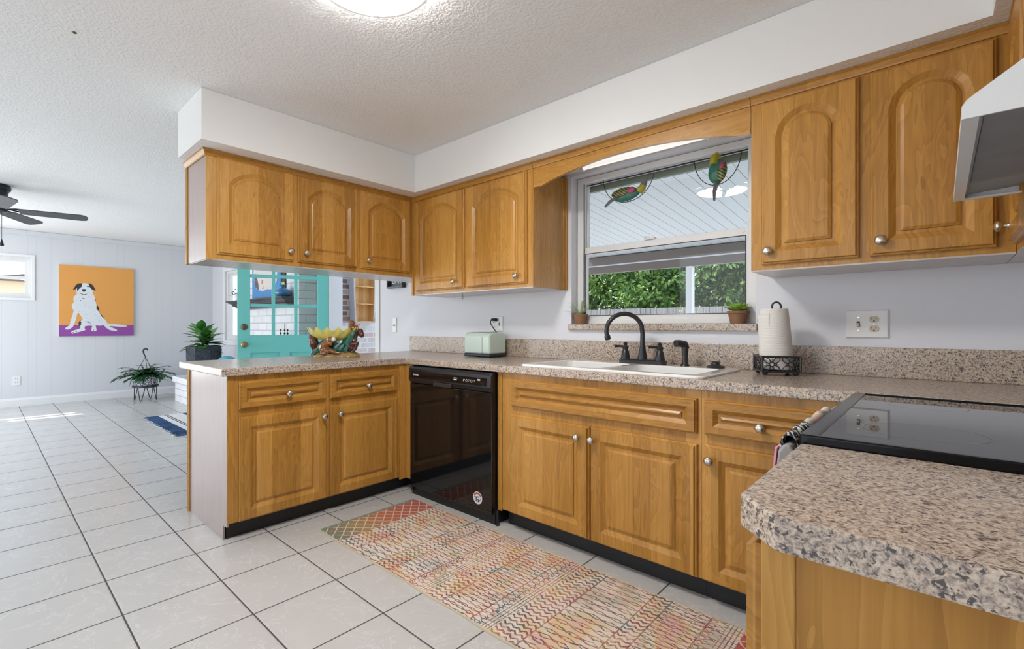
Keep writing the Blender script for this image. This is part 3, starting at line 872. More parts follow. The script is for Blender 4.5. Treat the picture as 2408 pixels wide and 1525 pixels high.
# ---- range hood
rh = thing('range_hood', 'white under-cabinet range hood with grey underside above the stove', 'range hood', (2.95, -.47, 1.5))
Y0, Y1 = -.866, -.075
prof = [(2.706, 1.500), (2.706, 1.522), (2.712, 1.532), (2.722, 1.540), (2.905, 1.672), (3.188, 1.672), (3.188, 1.500)]
sh = MB()
sh.prism(prof, Y0, Y0 + .004, lambda a, b, h: (a, h, b)); sh.prism(prof, Y1 - .004, Y1, lambda a, b, h: (a, h, b))
outer = [(2.706, 1.500), (2.706, 1.522), (2.712, 1.532), (2.722, 1.540), (2.905, 1.672), (3.188, 1.672), (3.188, 1.668), (2.908, 1.668), (2.724, 1.536), (2.712, 1.520), (2.712, 1.505), (2.728, 1.505), (2.728, 1.500)]
sh.prism(outer, Y0 + .004, Y1 - .004, lambda a, b, h: (a, h, b))
sh.box(2.728, Y1 - .016, 1.500, 3.188, Y1 - .004, 1.505)
sh.build('hood_shell', MAT['white_enamel'], rh)
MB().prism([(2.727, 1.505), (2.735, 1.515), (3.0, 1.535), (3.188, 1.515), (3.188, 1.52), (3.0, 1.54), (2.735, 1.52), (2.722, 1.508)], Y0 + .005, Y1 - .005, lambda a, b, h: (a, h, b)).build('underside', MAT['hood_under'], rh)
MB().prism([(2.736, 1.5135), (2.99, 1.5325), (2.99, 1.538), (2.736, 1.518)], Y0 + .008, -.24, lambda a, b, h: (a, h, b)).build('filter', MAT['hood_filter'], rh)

# ---- stove
rg = thing('stove', 'black glass cooktop stove with towels over its oven handle', 'stove', (2.8, -.59, 0))
RY0, RY1 = -.992, -.186
MB().box(2.512, RY0 + .004, .03, 3.16, RY1 - .004, .900).build('body', MAT['black_side'], rg)
MB().box(2.492, RY0 + .006, .30, 2.512, RY1 - .006, .86).build('oven_door', MAT['black_gloss'], rg, bevel=.004)
MB().box(2.496, RY0 + .006, .06, 2.512, RY1 - .006, .29).build('storage_drawer', MAT['black_gloss'], rg, bevel=.004)
ckt = frame_rect(MB(), 2.486, 3.16, RY0, RY1, (.030, .03, .016, .016), .896, .930, 'z')
ckt.build('cooktop_frame', MAT['black_frame'], rg, bevel=.004, seg=3)
glass_top = MB().box(2.51, RY0 + .012, .905, 3.14, RY1 - .012, .927).build('cooktop_glass', MAT['cook_glass'], rg)
m_ring = plain('pale_ring_print', (0.25, 0.24, 0.22), 0.3)
def flatring(c, r0, r1, z, n=56):
    vs = []
    for i in range(n):
        a = 2 * PI * i / n
        vs += [(c[0] + r0 * math.cos(a), c[1] + r0 * math.sin(a), z), (c[0] + r1 * math.cos(a), c[1] + r1 * math.sin(a), z)]
    return MB().add(vs, [(2 * i, 2 * i + 1, (2 * i + 3) % (2 * n), (2 * i + 2) % (2 * n)) for i in range(n)])
for c, r in (((2.655, -.79), .092), ((2.655, -.37), .075), ((2.95, -.79), .075), ((2.95, -.37), .092)):
    flatring(c, r, r + .0010, .9274).build('burner_ring', m_ring, glass_top)
m_hand = plain('grey_handle_plastic', (0.33, 0.31, 0.30), 0.4)
HX, HZ = 2.447, .872
MB().tube([(HX, -.90 + .68 * i / 8, HZ) for i in range(9)], .013, 12).build('oven_handle', m_hand, rg, smooth=60)
for ya in (-.905, -.235):
    MB().prism([(2.494, .795), (2.455, .80), (2.437, .815), (2.431, .845), (2.434, .872), (2.444, .886), (2.456, .888), (2.464, .874), (2.466, .84), (2.494, .83)], ya, ya + .030, lambda a, b, h: (a, h, b)).build('handle_mount', m_hand, rg, bevel=.004)
def mk_print(name, kind):
    t = NT(name)
    x, y, z = t.obj()
    if kind == 'zebra':
        w = t.n('ShaderNodeTexWave'); w.bands_direction = 'DIAGONAL'
        t.put(w.inputs['Vector'], t.vec(t.m('MULTIPLY', x, 1.5), y, z))
        w.inputs['Scale'].default_value = 22.0; w.inputs['Distortion'].default_value = 9.0; w.inputs['Detail'].default_value = 2.0; w.inputs['Detail Scale'].default_value = 1.6
        c = t.ramp(w.outputs[1], [(0.0, (0.035, 0.035, 0.04)), (0.55, (0.08, 0.08, 0.09)), (0.62, (0.62, 0.64, 0.62)), (1.0, (0.72, 0.72, 0.70))])
    elif kind == 'floral':
        n = t.voro(t.vec(x, y, z), 26.0, out='Color')
        sp = t.n('ShaderNodeSeparateXYZ'); t.t.links.new(n, sp.inputs[0])
        c = t.ramp(sp.outputs[0], [(0.0, (0.62, 0.66, 0.62)), (0.45, (0.68, 0.70, 0.66)), (0.6, (0.70, 0.22, 0.10)), (0.8, (0.62, 0.30, 0.16)), (0.95, (0.25, 0.33, 0.28))])
        c = t.mix(t.noise(t.vec(x, y, z), 60.0, 2.0), c, (0.66, 0.66, 0.62))
    else:
        c = t.mix(t.noise(t.vec(x, y, z), 70.0, 3.0), (0.75, 0.22, 0.36), (0.86, 0.45, 0.56))
    t.bump(t.noise(t.vec(x, y, z), 300.0, 2.0), 0.3, 0.001)
    return t.fin(c, 0.95, spec=0.1)
def drape(name, ya, yb, mat, zf, zb, thick=.008, puff=0.0, label='', x0=2.447, zc=.872, R=.0175):
    """cloth folded over the oven handle: front leg hangs on the room side"""
    ny, path = 10, []
    for i in range(7): path.append((x0 - R - .004 * (1 - i / 6), zf + (zc - zf) * i / 6))
    for i in range(1, 9):
        a = PI - PI * i / 8
        path.append((x0 + R * math.cos(a), zc + (R + puff) * math.sin(a)))
    for i in range(1, 4): path.append((x0 + R, zc - (zc - zb) * i / 3))
    lps = []
    for j in range(ny + 1):
        y = ya + (yb - ya) * j / ny
        wv = .004 * math.sin(j * 1.7)
        ring = [(x + wv * (1 if k < 6 else .2), y, z + .003 * math.sin(j * 1.3)) for k, (x, z) in enumerate(path)]
        inn = [(x + (thick if k < 8 else (-.0 if k < 14 else -thick)) * (1 if k != 10 else .2), y, z - (thick if 6 <= k <= 15 else 0)) for k, (x, z) in enumerate([(p[0], p[2]) for p in ring])]
        lps.append(ring + inn[::-1])
    o = MB().loops(lps).build(name, mat, smooth=50)
    return o
tw1 = tag(drape('dish_towel', -.872, -.69, mk_print('black_white_cloth', 'zebra'), .842, .845, thick=.004, puff=.016), 'black and white patterned cloth folded over the near end of the oven handle', 'towel')
tw2 = tag(drape('dish_towel', -.685, -.40, mk_print('floral_cloth', 'floral'), .80, .845, thick=.004, puff=.016), 'pale cloth with orange flowers folded over the oven handle beyond the black and white one', 'towel')
pk = MB(); lps = []
for i in range(9):
    z_ = .874 - .30 * i / 8
    o_ = .004 * math.sin(i * .8) + .004 * i / 8
    lps.append([(2.4235 - o_, -.884, z_), (2.4275 - o_, -.884, z_), (2.4275 - o_, -.60, z_), (2.4235 - o_, -.60, z_)])
tw3 = tag(pk.loops(lps).build('dish_towel', mk_print('pink_cloth', 'pink')), 'pink terry towel edge hanging below the black and white cloth on the oven handle', 'towel')

# ---- near counter and its cabinet
nc = MB().prism([(2.490, -.996), (2.490, -1.378), (2.541, -1.432), (RX - .001, -1.446), (RX - .001, -.996)], .872, .914)
tag(nc.build('countertop', MAT['granite'], bevel=.0035, seg=2), 'short granite countertop with a clipped corner in the near right foreground', 'countertop')
nb = thing('base_cabinet', 'wooden base cabinet under the clipped corner counter in the right foreground', 'cabinet', (2.85, -1.2, 0))
MB().box(2.555, -1.399, .0, 3.18, -1.0, .871).build('carcass', MAT['wood'], nb)
MB().box(2.520, -1.404, .095, 2.556, -1.0, .871).build('face_frame', MAT['wood'], nb, bevel=.002)
MB().box(2.560, -1.396, 0, 2.60, -1.002, .09).build('toe_kick', MAT['toekick'], nb)
d = panel_front('drawer_front', FXm(2.520), -1.385, -1.03, .682, .858, nb, MAT['wood_h'], .036, s=.8)
knob(d, (2.5015, -1.208, .780), (-1, 0, 0))
panel_front('door', FXm(2.520), -1.385, -1.03, .10, .652, nb, MAT['wood'], .055)

# ------------------------------------------------------------------ sink and faucet
def rrect(x0, x1, y0, y1, r, n=6):
    pts = []
    for cx, cyy, a0 in ((x1 - r, y1 - r, 0), (x0 + r, y1 - r, PI / 2), (x0 + r, y0 + r, PI), (x1 - r, y0 + r, 3 * PI / 2)):
        for i in range(n + 1):
            a = a0 + PI / 2 * i / n
            pts.append((cx + r * math.cos(a), cyy + r * math.sin(a)))
    return pts
sk = thing('sink', 'white drop-in double bowl kitchen sink set in the countertop', 'sink', (1.48, .28, .915))
X0, X1, SY0, SY1 = 1.000, 1.972, .012, .560
def Z(l, z): return [(a, b, z) for a, b in l]
rim = MB()
lo = [Z(rrect(X0, X1, SY0, SY1, .035), .9145), Z(rrect(X0, X1, SY0, SY1, .035), .921), Z(rrect(X0 + .006, X1 - .006, SY0 + .006, SY1 - .006, .032), .926)]
rim.loops(lo, False, False)
inner_l = rrect(X0 + .055, 1.462, SY0 + .045, .435, .05)
inner_r = rrect(1.500, X1 - .055, SY0 + .045, .435, .05)
# rim top as a filled face with two holes
bm = bmesh.new()
def ringedges(pts, z):
    vs = [bm.verts.new((a, b, z)) for a, b in pts]
    return [bm.edges.new((vs[i], vs[(i + 1) % len(vs)])) for i in range(len(vs))]
eds = ringedges(rrect(X0 + .006, X1 - .006, SY0 + .006, SY1 - .006, .032), .926) + ringedges(inner_l, .926) + ringedges(inner_r, .926)
bmesh.ops.triangle_fill(bm, edges=eds, use_beauty=True, use_dissolve=False)
bm.verts.index_update()
rim.add([v.co[:] for v in bm.verts], [[v.index for v in f.verts] for f in bm.faces])
bm.free()
rim.build('rim', MAT['porcelain'], sk)
def bowl(l, name):
    cx = sum(p[0] for p in l) / len(l); cyy = sum(p[1] for p in l) / len(l)
    sh_ = lambda k: [(cx + (a - cx) * k, cyy + (b - cyy) * k) for a, b in l]
    m = MB().loops([Z(l, .926), Z(sh_(.985), .918), Z(sh_(.96), .80), Z(sh_(.90), .745), Z(sh_(.75), .735)], False, True)
    o = m.build(name, MAT['porcelain'], sk, smooth=60)
    MB().lathe([(.04, 0), (.04, .004), (.03, .006)], (cx, cyy, .735), 20).build('drain', MAT['nickel'], o)
    return o
bl_ = bowl(inner_l, 'bowl'); br_ = bowl(inner_r, 'bowl')
MB().box(1.470, .30, .9255, 1.492, .306, .9275).build('overflow_slot', MAT['slot'], sk)

fc = thing('faucet', 'black two handle kitchen faucet with high arched spout behind the sink', 'faucet', (1.485, .500, .926))
base_l = rrect(1.352, 1.618, .472, .528, .022)
MB().loops([Z(base_l, .926), Z(base_l, .944), Z(rrect(1.358, 1.612, .478, .522, .02), .950)]).build('deck_plate', MAT['black_matte'], fc, smooth=40)
sp = [(1.487, .50, .95), (1.487, .50, 1.02), (1.487, .50, 1.09)]
dx, dyy = -.80, -.60
R_ = .098
for i in range(1, 13):
    a = PI - (PI + .35) * i / 12
    r_ = R_ + R_ * math.cos(a)
    sp.append((1.487 + dx * r_, .50 + dyy * r_, 1.106 + R_ * math.sin(a)))
MB().tube(sp, [.021, .014] + [.0125] * (len(sp) - 2), 14).lathe([(.027, 0), (.024, .02), (.018, .055), (.0145, .075)], (1.487, .50, .948), 18).build('spout', MAT['black_matte'], fc, smooth=60)
ex, ey, ez = sp[-1]
MB().lathe([(.0145, -.012), (.0165, -.004), (.0165, .010), (.0125, .016)], (ex, ey, ez), 16, (.15, .1, -1)).build('aerator', MAT['black_matte'], fc, smooth=50)
for hx in (1.385, 1.585):
    hd = MB().lathe([(.027, 0), (.025, .012), (.019, .045), (.015, .052), (.015, .058), (.018, .062), (.018, .072), (.010, .078), (.010, .086), (.013, .090), (.006, .097)], (hx, .50, .948), 18).build('valve', MAT['black_matte'], fc, smooth=50)
    MB().tube([(hx, .50, 1.018), (hx - .020, .482, 1.020), (hx - .045, .462, 1.021)], [.007, .006, .009], 10).build('lever', MAT['black_matte'], hd, smooth=50)
spz = thing('sink_sprayer', 'black side sprayer standing in the sink deck right of the faucet', 'sprayer', (1.716, .505, .926))
MB().lathe([(.024, 0), (.022, .006), (.017, .010), (.015, .05), (.017, .082), (.018, .10)], (1.716, .505, .926), 18).build('handle_body', MAT['black_matte'], spz, smooth=50)
MB().tube([(1.720, .512, 1.018), (1.714, .50, 1.040), (1.698, .472, 1.046), (1.688, .455, 1.044)], [.017, .020, .018, .019], 14).build('spray_head', MAT['black_matte'], spz, smooth=50)
ssp = thing('sink_stopper', 'round black knobbed disc lying on the right end of the sink deck', 'stopper', (1.868, .500, .926))
MB().lathe([(.040, 0), (.044, .004), (.038, .010), (.022, .014), (.018, .022), (.020, .030), (.012, .034)], (1.868, .500, .926), 24).build('disc', MAT['black_matte'], ssp, smooth=50)

# ------------------------------------------------------------------ toaster
to = thing('toaster', 'mint green toaster with dark base on the counter in the corner', 'toaster', (.298, .492, .914))
tx0, tx1, ty0, ty1 = .172, .424, .402, .582
def tprof(x0, x1, y0, y1, r, zt):
    pass
tb = MB()
prof2 = [(ty0, .938), (ty0, 1.055)] + [(ty0 + .035 - .035 * math.cos(PI / 2 * i / 6), 1.055 + .035 * math.sin(PI / 2 * i / 6)) for i in range(1, 7)] + \
        [(ty1 - .035 + .035 * math.sin(PI / 2 * i / 6), 1.055 + .035 * math.cos(PI / 2 * i / 6)) for i in range(0, 7)] + [(ty1, .938)]
tb.prism(prof2, tx0, tx1, lambda a, b, h: (h, a, b))
tbo = tb.build('shell', MAT['mint'], to, bevel=.012, seg=3, smooth=35)
MB().box(tx0 - .001, ty0 - .001, .918, tx1 + .001, ty1 + .001, .939).build('base', MAT['navy'], to, bevel=.006)
for a in (tx0 + .03, tx1 - .03):
    for b in (ty0 + .03, ty1 - .03): MB().lathe([(.012, 0), (.012, .005)], (a, b, .9145), 12).build('foot', MAT['navy'], to)
sl = MB().box(tx0 + .04, ty0 + .045, 1.0895, tx1 - .04, ty0 + .075, 1.0915).box(tx0 + .04, ty1 - .075, 1.0895, tx1 - .04, ty1 - .045, 1.0915)
sl.build('bread_slots', MAT['slot'], to)
MB().box(tx1 - .071, ty0 - .0012, .94, tx1 - .069, ty0 + .001, 1.06).build('seam', MAT['navy'], to)
MB().tube([(.335, .585, .97), (.325, .61, 1.03), (.300, .615, 1.09), (.262, .618, 1.125), (.238, .622, 1.15), (.240, .618, 1.173), (.262, .610, 1.184)], .004, 8).build('power_cord', MAT['black_matte'], to, smooth=60)
MB().tube([(.255, .606, 1.183), (.272, .616, 1.184), (.288, .634, 1.182)], [.008, .011, .012], 10).build('plug', MAT['black_matte'], to, smooth=50)

# ------------------------------------------------------------------ switch and outlet plates
def wall_plate(name, label, cat, x0, x1, z0, z1, y=W, group=None):
    t = thing(name, label, cat, ((x0 + x1) / 2, y, (z0 + z1) / 2), group=group)
    lp = lambda i, d: [(x0 + i, y - d, z0 + i), (x1 - i, y - d, z0 + i), (x1 - i, y - d, z1 - i), (x0 + i, y - d, z1 - i)]
    MB().loops([lp(0, 0), lp(0, .004), lp(.005, .009)]).build('plate', MAT['white_plastic'], t)
    return t
def receptacle(t, cx, cz, y=W - .009, mat=None, s=1.0):
    for dz in (.0205 * s, -.0205 * s):
        lp = [(cx + .0175 * s * math.cos(a) , y - .0015, cz + dz + max(-.0145 * s, min(.0145 * s, .0175 * s * math.sin(a)))) for a in [2 * PI * i / 24 for i in range(24)]]
        r = MB().loops([[(a, y + .001, c) for a, b, c in lp], lp]).build('receptacle', mat or MAT['ivory'], t)
        sl = MB().box(cx - .0085 * s, y - .0022, cz + dz - .000, cx - .0058 * s, y - .001, cz + dz + .008 * s).box(cx + .0052 * s, y - .0022, cz + dz, cx + .0078 * s, y - .001, cz + dz + .007 * s)
        sl.lathe([(.003 * s, 0), (.003 * s, .0012)], (cx, y - .001, cz + dz - .0075 * s), 10, (0, -1, 0))
        sl.build('slots', MAT['slot'], r)
def toggle(t, cx, cz, y=W - .009, mat=None):
    s_ = MB().box(cx - .0055, y - .0012, cz - .012, cx + .0055, y, cz + .012).build('switch_slot', MAT['slot'], t)
    MB().prism([(y, cz - .006), (y - .016, cz - .010), (y - .016, cz - .003), (y, cz + .006)], cx - .0045, cx + .0045, lambda a, b, h: (h, a, b)).build('toggle', mat or MAT['ivory'], s_)
    for dz in (.029, -.029): MB().lathe([(.003, 0), (.003, .0012)], (cx, y, cz + dz), 10, (0, -1, 0)).build('screw', MAT['nickel'], t)
p1 = wall_plate('outlet_plate', 'white wall plate with a toggle switch and two receptacles above the right counter', 'outlet', 2.372, 2.519, 1.082, 1.206)
toggle(p1, 2.416, 1.144); receptacle(p1, 2.470, 1.144)
MB().lathe([(.003, 0), (.003, .0012)], (2.470, W - .009, 1.144), 10, (0, -1, 0)).build('screw', MAT['nickel'], p1)
p2 = wall_plate('outlet_plate', 'white wall plate behind the toaster with its black plug in it', 'outlet', .216, .340, 1.094, 1.207)
receptacle(p2, .250, 1.150, mat=MAT['white_plastic']); toggle(p2, .306, 1.150)
p3 = wall_plate('light_switch', 'narrow white light switch left of the corner beside the doorway', 'light switch', -1.032, -.972, 1.075, 1.215)
toggle(p3, -1.002, 1.145)
p4 = thing('outlet_plate', 'white outlet low on the panelled wall beneath the dog painting', 'outlet', (LX, -1.72, .361))
MB().box(LX, -1.755, .295, LX + .007, -1.665, .425).build('plate', MAT['white_plastic'], p4, bevel=.003)
for dz in (.027, -.027):
    r = MB().box(LX + .006, -1.728, .36 + dz - .017, LX + .009, -1.692, .36 + dz + .017).build('receptacle', MAT['white_plastic'], p4, bevel=.004)
    MB().box(LX + .0088, -1.722, .36 + dz - .002, LX + .0095, -1.719, .36 + dz + .010).box(LX + .0088, -1.702, .36 + dz - .002, LX + .0095, -1.699, .36 + dz + .010).build('slots', MAT['slot'], r)

# cup hook under the left wall cabinet, tiny ceiling hook
hk = MB().tube([(.16, .40, 1.373), (.16, .40, 1.355), (.168, .40, 1.345), (.160, .40, 1.336), (.151, .40, 1.342)], .0018, 6)
tag(hk.build('cup_hook', MAT['brass_dark'], smooth=60), 'tiny screw hook under the wall cabinet left of the window', 'hook')
ch = MB().lathe([(.010, 0), (.009, .004), (.004, .007)], (-.02, -1.79, 2.412), 10, (0, 0, -1))
tag(ch.build('ceiling_hook', MAT['brass_dark'], smooth=60), 'small dark hook base on the white ceiling at upper left', 'hook')

# framed sign beside the doorway
sg = thing('wall_sign', 'dark shadow-box sign with white letters on the wall beside the doorway', 'sign', (-.95, W, 1.62))
frame_rect(MB(), -1.075, -.840, 1.488, 1.775, .016, W - .045, W).build('frame', MAT['mantel'], sg, bevel=.002)
bd_ = MB().box(-1.06, W - .010, 1.50, -.855, W - .001, 1.76).build('board', plain('slate_blue_board', (0.05, 0.08, 0.11), 0.5), sg)
m_chalk = plain('chalk_white', (0.75, 0.80, 0.84), 0.7)
text_mesh('lettering', 'BNU', (-.945, W - .012, 1.556), Euler((PI / 2, 0, 0)), .085, m_chalk, sg)

# ------------------------------------------------------------------ ceramic monkey bowl (local frame follows its length)
mk = thing('ceramic_centerpiece', 'glazed ceramic yellow lotus bowl carried by brown monkeys on the peninsula counter', 'centerpiece', (-.425, -.30, .914), 0.735)
MM = WM[mk]
def ML(x, y, z): return tuple(MM @ Vector((x, y, z)))
SC = .00304 / 12.04
def K(zx, zy, y=0.0):        # position on the figurine read off a front elevation drawing
    return ML((zx / 12.04 - 90) * .00304, y, max((101 - zy / 12.04) * .00304, .0))
m_gl_br = plain('brown_glaze', (0.22, 0.085, 0.022), 0.16, var=0.5, scale=35, coat=0.6)
m_gl_rd = plain('oxblood_glaze', (0.085, 0.022, 0.012), 0.14, var=0.4, scale=35, coat=0.6)
m_gl_gr = plain('green_glaze', (0.02, 0.13, 0.09), 0.14, var=0.7, scale=45, coat=0.6)
m_gl_ye = plain('yellow_glaze', (0.76, 0.69, 0.18), 0.16, var=0.14, scale=30, coat=0.6)
m_gl_ba = plain('mottled_earth_glaze', (0.36, 0.24, 0.09), 0.2, var=0.7, scale=60, coat=0.6)
m_gl_wh = plain('white_glaze', (0.72, 0.68, 0.60), 0.2, coat=0.5)
b_ = MB()
lps = []
for r, h in ((1.0, .0), (1.02, .008), (.96, .020), (.82, .030), (.55, .040), (.2, .045)):
    lps.append([ML(.002 + .172 * r * math.cos(a) * (1 + .04 * math.sin(5 * a)), .075 * r * math.sin(a) * (1 + .06 * math.cos(7 * a)), h + (.006 * math.sin(9 * a) if .01 < h < .04 else 0)) for a in [2 * PI * i / 48 for i in range(48)]])
b_.loops(lps).build('base', m_gl_ba, mk, smooth=60)
# bowl: elongated lotus with pointed petals
bw = MB()
n = 84
def bowl_loop(k, h, tip, off=0.0):
    l = []
    for i in range(n):
        a = 2 * PI * i / n
        pet = 1 - abs(math.cos(a * 7.0)) ** .8
        rr = k * (1 + .07 * pet)
        l.append(ML(-.022 + (.172 * rr + off) * math.cos(a), .004 + (.115 * rr + off) * math.sin(a), h + tip * pet ** .7))
    return l
bw.loops([bowl_loop(.30, .118, 0), bowl_loop(.55, .126, 0), bowl_loop(.78, .150, 0), bowl_loop(.92, .178, 0), bowl_loop(1.0, .185, .030),
          bowl_loop(.96, .184, .028), bowl_loop(.88, .180, 0), bowl_loop(.72, .158, 0), bowl_loop(.45, .140, 0), bowl_loop(.2, .134, 0)]).build('lotus_bowl', m_gl_ye, mk, smooth=40)
# green leaves and stem
gl = MB()
gl.tube([K(560, 1130, .0), K(700, 900, .0), K(900, 800, .01), K(1150, 780, .01)], [.030, .034, .045, .05], 10)
gl.tube([K(1500, 980, .01), K(1420, 860, .01), K(1480, 700, .015), K(1600, 520, .02), K(1690, 450, .02)], [.045, .05, .045, .028, .018], 10)
gl.tube([K(1000, 1010, .0), K(1250, 980, .0), K(1450, 1000, .0)], [.036, .042, .034], 10)
go_ = gl.build('leafy_stem', m_gl_gr, mk); remesh(go_, .0045, 3)
lf = MB()
for (p, q, w) in (((1300, 820), (1050, 1060), .03), ((1380, 860), (1180, 1090), .03), ((1450, 900), (1420, 1080), .028), ((700, 900), (520, 1160), .03), ((640, 950), (430, 1180), .028), ((1640, 500), (1560, 800), .03), ((1700, 470), (1590, 640), .025)):
    a, c = Vector(K(*p, -.045)), Vector(K(*q, -.05))
    lf.leaf(a, c - a, Vector(ML(0, -1, .3)) - Vector(ML(0, 0, 0)), (c - a).length, w, .1, .2)
lf.build('leaf_fronds', m_gl_gr, mk)
def figure(name, mat, limbs, ells, vox=.0042):
    f = MB()
    for pts, rs in limbs: f.tube([K(*p) for p in pts], rs, 10)
    for c, r in ells: f.ell(K(*c), (r, r * .95, r))
    o = f.build(name, mat, mk); remesh(o, vox, 2)
    return o
mo1 = figure('crouching_monkey', m_gl_br,
       [([(770, 1000, -.055), (840, 900, -.06), (960, 780, -.06), (1030, 720, -.06)], [.030, .034, .028, .022]),
        ([(770, 1010, -.06), (880, 1000, -.075), (960, 1060, -.08), (900, 1100, -.08), (760, 1105, -.08)], [.024, .022, .017, .013, .011]),
        ([(880, 1000, -.05), (1050, 1020, -.07), (1200, 1080, -.075), (1320, 1095, -.07)], [.022, .016, .012, .009]),
        ([(960, 800, -.07), (1080, 850, -.08), (1070, 760, -.075), (1130, 720, -.06)], [.016, .013, .010, .009])],
       [((1030, 700, -.065), .030), ((1075, 715, -.075), .022)])
MB().ell(K(1130, 705, -.082), (.019, .016, .018)).ell(K(1160, 715, -.088), (.012, .012, .010)).build('monkey_muzzle', m_gl_wh, mo1, smooth=60)
mo2 = figure('striding_monkey', m_gl_rd,
       [([(1500, 960, -.01), (1600, 850, -.01), (1620, 720, .0), (1650, 600, .0)], [.026, .028, .024, .018]),
        ([(1560, 850, -.02), (1750, 830, -.03), (1690, 960, -.03), (1610, 1060, -.03)], [.022, .017, .013, .012]),
        ([(1500, 960, -.01), (1480, 1010, -.01), (1540, 1050, -.02)], [.022, .014, .012]),
        ([(1640, 580, .0), (1740, 540, .0), (1800, 560, .0)], [.018, .018, .015])],
       [((1790, 510, .0), .026), ((1840, 590, -.005), .021)])
MB().ell(K(1855, 620, -.008), (.013, .012, .011)).build('monkey_muzzle', plain('grey_glaze', (0.35, 0.33, 0.30), 0.2), mo2, smooth=60)
figure('bent_monkey', m_gl_rd,
       [([(360, 620, .01), (430, 700, .0), (470, 840, .0), (500, 960, .0)], [.018, .034, .036, .026]),
        ([(500, 960, .0), (620, 930, .0), (600, 970, .0)], [.024, .018, .014]),
        ([(500, 960, .0), (430, 1090, .0), (420, 1190, .0)], [.018, .013, .016])],
       [((360, 625, .01), .016)])
figure('sitting_monkey', m_gl_br,
       [([(1520, 470, .05), (1530, 400, .05), (1540, 340, .05)], [.034, .038, .030]),
        ([(1450, 330, .05), (1420, 380, .05), (1450, 440, .05)], [.012, .012, .012]),
        ([(1600, 330, .05), (1650, 390, .05), (1620, 440, .05)], [.014, .013, .012])],
       [((1490, 270, .05), .026), ((1460, 250, .05), .016)])

# ------------------------------------------------------------------ paper towels
hc = (2.140, .462)
ph = thing('paper_towel_holder', 'black metal paper towel holder with flower pattern gallery and ball feet', 'paper towel holder', (hc[0], hc[1], .914), .46)
PM = WM[ph]
def PL(x, y, z): return tuple(PM @ Vector((x, y, z)))
S_ = .074
g = MB()
for z in (.018, .084):
    for i in range(4):
        a, b = [(-S_, -S_), (S_, -S_), (S_, S_), (-S_, S_)][i], [(S_, -S_), (S_, S_), (-S_, S_), (-S_, -S_)][i]
        g.tube([PL(a[0], a[1], z), PL(b[0], b[1], z)], .0042, 8)
for a in ((-S_, -S_), (S_, -S_), (S_, S_), (-S_, S_)): g.tube([PL(a[0], a[1], .016), PL(a[0], a[1], .086)], .0048, 8)
g.build('gallery_frame', MAT['black_matte'], ph, smooth=60)
pl_ = MB(); pl_.loops([[PL(-S_, -S_, .017), PL(S_, -S_, .017), PL(S_, S_, .017), PL(-S_, S_, .017)], [PL(-S_, -S_, .021), PL(S_, -S_, .021), PL(S_, S_, .021), PL(-S_, S_, .021)]]).build('base_plate', MAT['black_matte'], ph)
for side in range(4):
    q = Matrix.Rotation(side * PI / 2, 4, 'Z')
    fl = MB()
    def Q(u, z): return tuple(PM @ (q @ Vector((u, -S_, z))))
    for cx in (-.037, .037):
        circ = [Q(cx + .0095 * math.cos(2 * PI * i / 14), .051 + .0095 * math.sin(2 * PI * i / 14)) for i in range(15)]
        fl.tube(circ, .0021, 6)
        for a in (PI / 4, 3 * PI / 4, 5 * PI / 4, 7 * PI / 4):
            pet = []
            for i in range(13):
                t_ = 2 * PI * i / 12
                u, v = .0235 + .0150 * math.cos(t_), .0085 * math.sin(t_)
                pet.append(Q(cx + 1.12 * (u * math.cos(a) - v * math.sin(a)), .051 + 1.05 * (u * math.sin(a) + v * math.cos(a))))
            fl.tube(pet, .0021, 6)
        for a in (0, PI / 2, PI, 3 * PI / 2):
            pet = []
            for i in range(9):
                t_ = 2 * PI * i / 8
                u, v = .0145 + .0060 * math.cos(t_), .0035 * math.sin(t_)
                pet.append(Q(cx + u * math.cos(a) - v * math.sin(a), .051 + 1.2 * u * math.sin(a) + v * math.cos(a)))
            fl.tube(pet, .0013, 5)
    fl.build('flower_gallery', MAT['black_matte'], ph, smooth=60)
for a in ((-.06, -.06), (.06, -.06), (.06, .06), (-.06, .06)):
    MB().ell(PL(a[0], a[1], .0115), (.0115, .0115, .0115)).build('ball_foot', MAT['black_matte'], ph, smooth=60)
lp_ = [PL(-.018, 0, .02), PL(-.018, 0, .305)] + [PL(-.018 * math.cos(PI * i / 8), 0, .310 + .020 * math.sin(PI * i / 8)) for i in range(9)] + [PL(.018, 0, .305), PL(.018, 0, .02)]
MB().tube(lp_, .0042, 8).build('centre_loop', MAT['black_matte'], ph, smooth=60)
pr = thing('paper_towel_roll', 'white embossed paper towel roll standing in the black holder', 'paper towels', (hc[0], hc[1], .938))
rl = MB()
n = 40
lps = []
for h, r in ((.0, .066), (.10, .0655), (.20, .060), (.268, .056), (.272, .053)):
    lps.append([(hc[0] + r * math.cos(2 * PI * i / n) - .010 * h / .27, hc[1] + r * math.sin(2 * PI * i / n), .941 + h) for i in range(n)])
rl.loops(lps, True, False)
lps2 = [lps[-1], [(hc[0] - .010 + .021 * math.cos(2 * PI * i / n), hc[1] + .021 * math.sin(2 * PI * i / n), 1.212) for i in range(n)], [(hc[0] - .010 + .021 * math.cos(2 * PI * i / n), hc[1] + .021 * math.sin(2 * PI * i / n), 1.0) for i in range(n)]]
rl.loops(lps2, False, True)
rl.build('roll', MAT['paper'], pr, smooth=50)
fs_ = MB(); lps = []
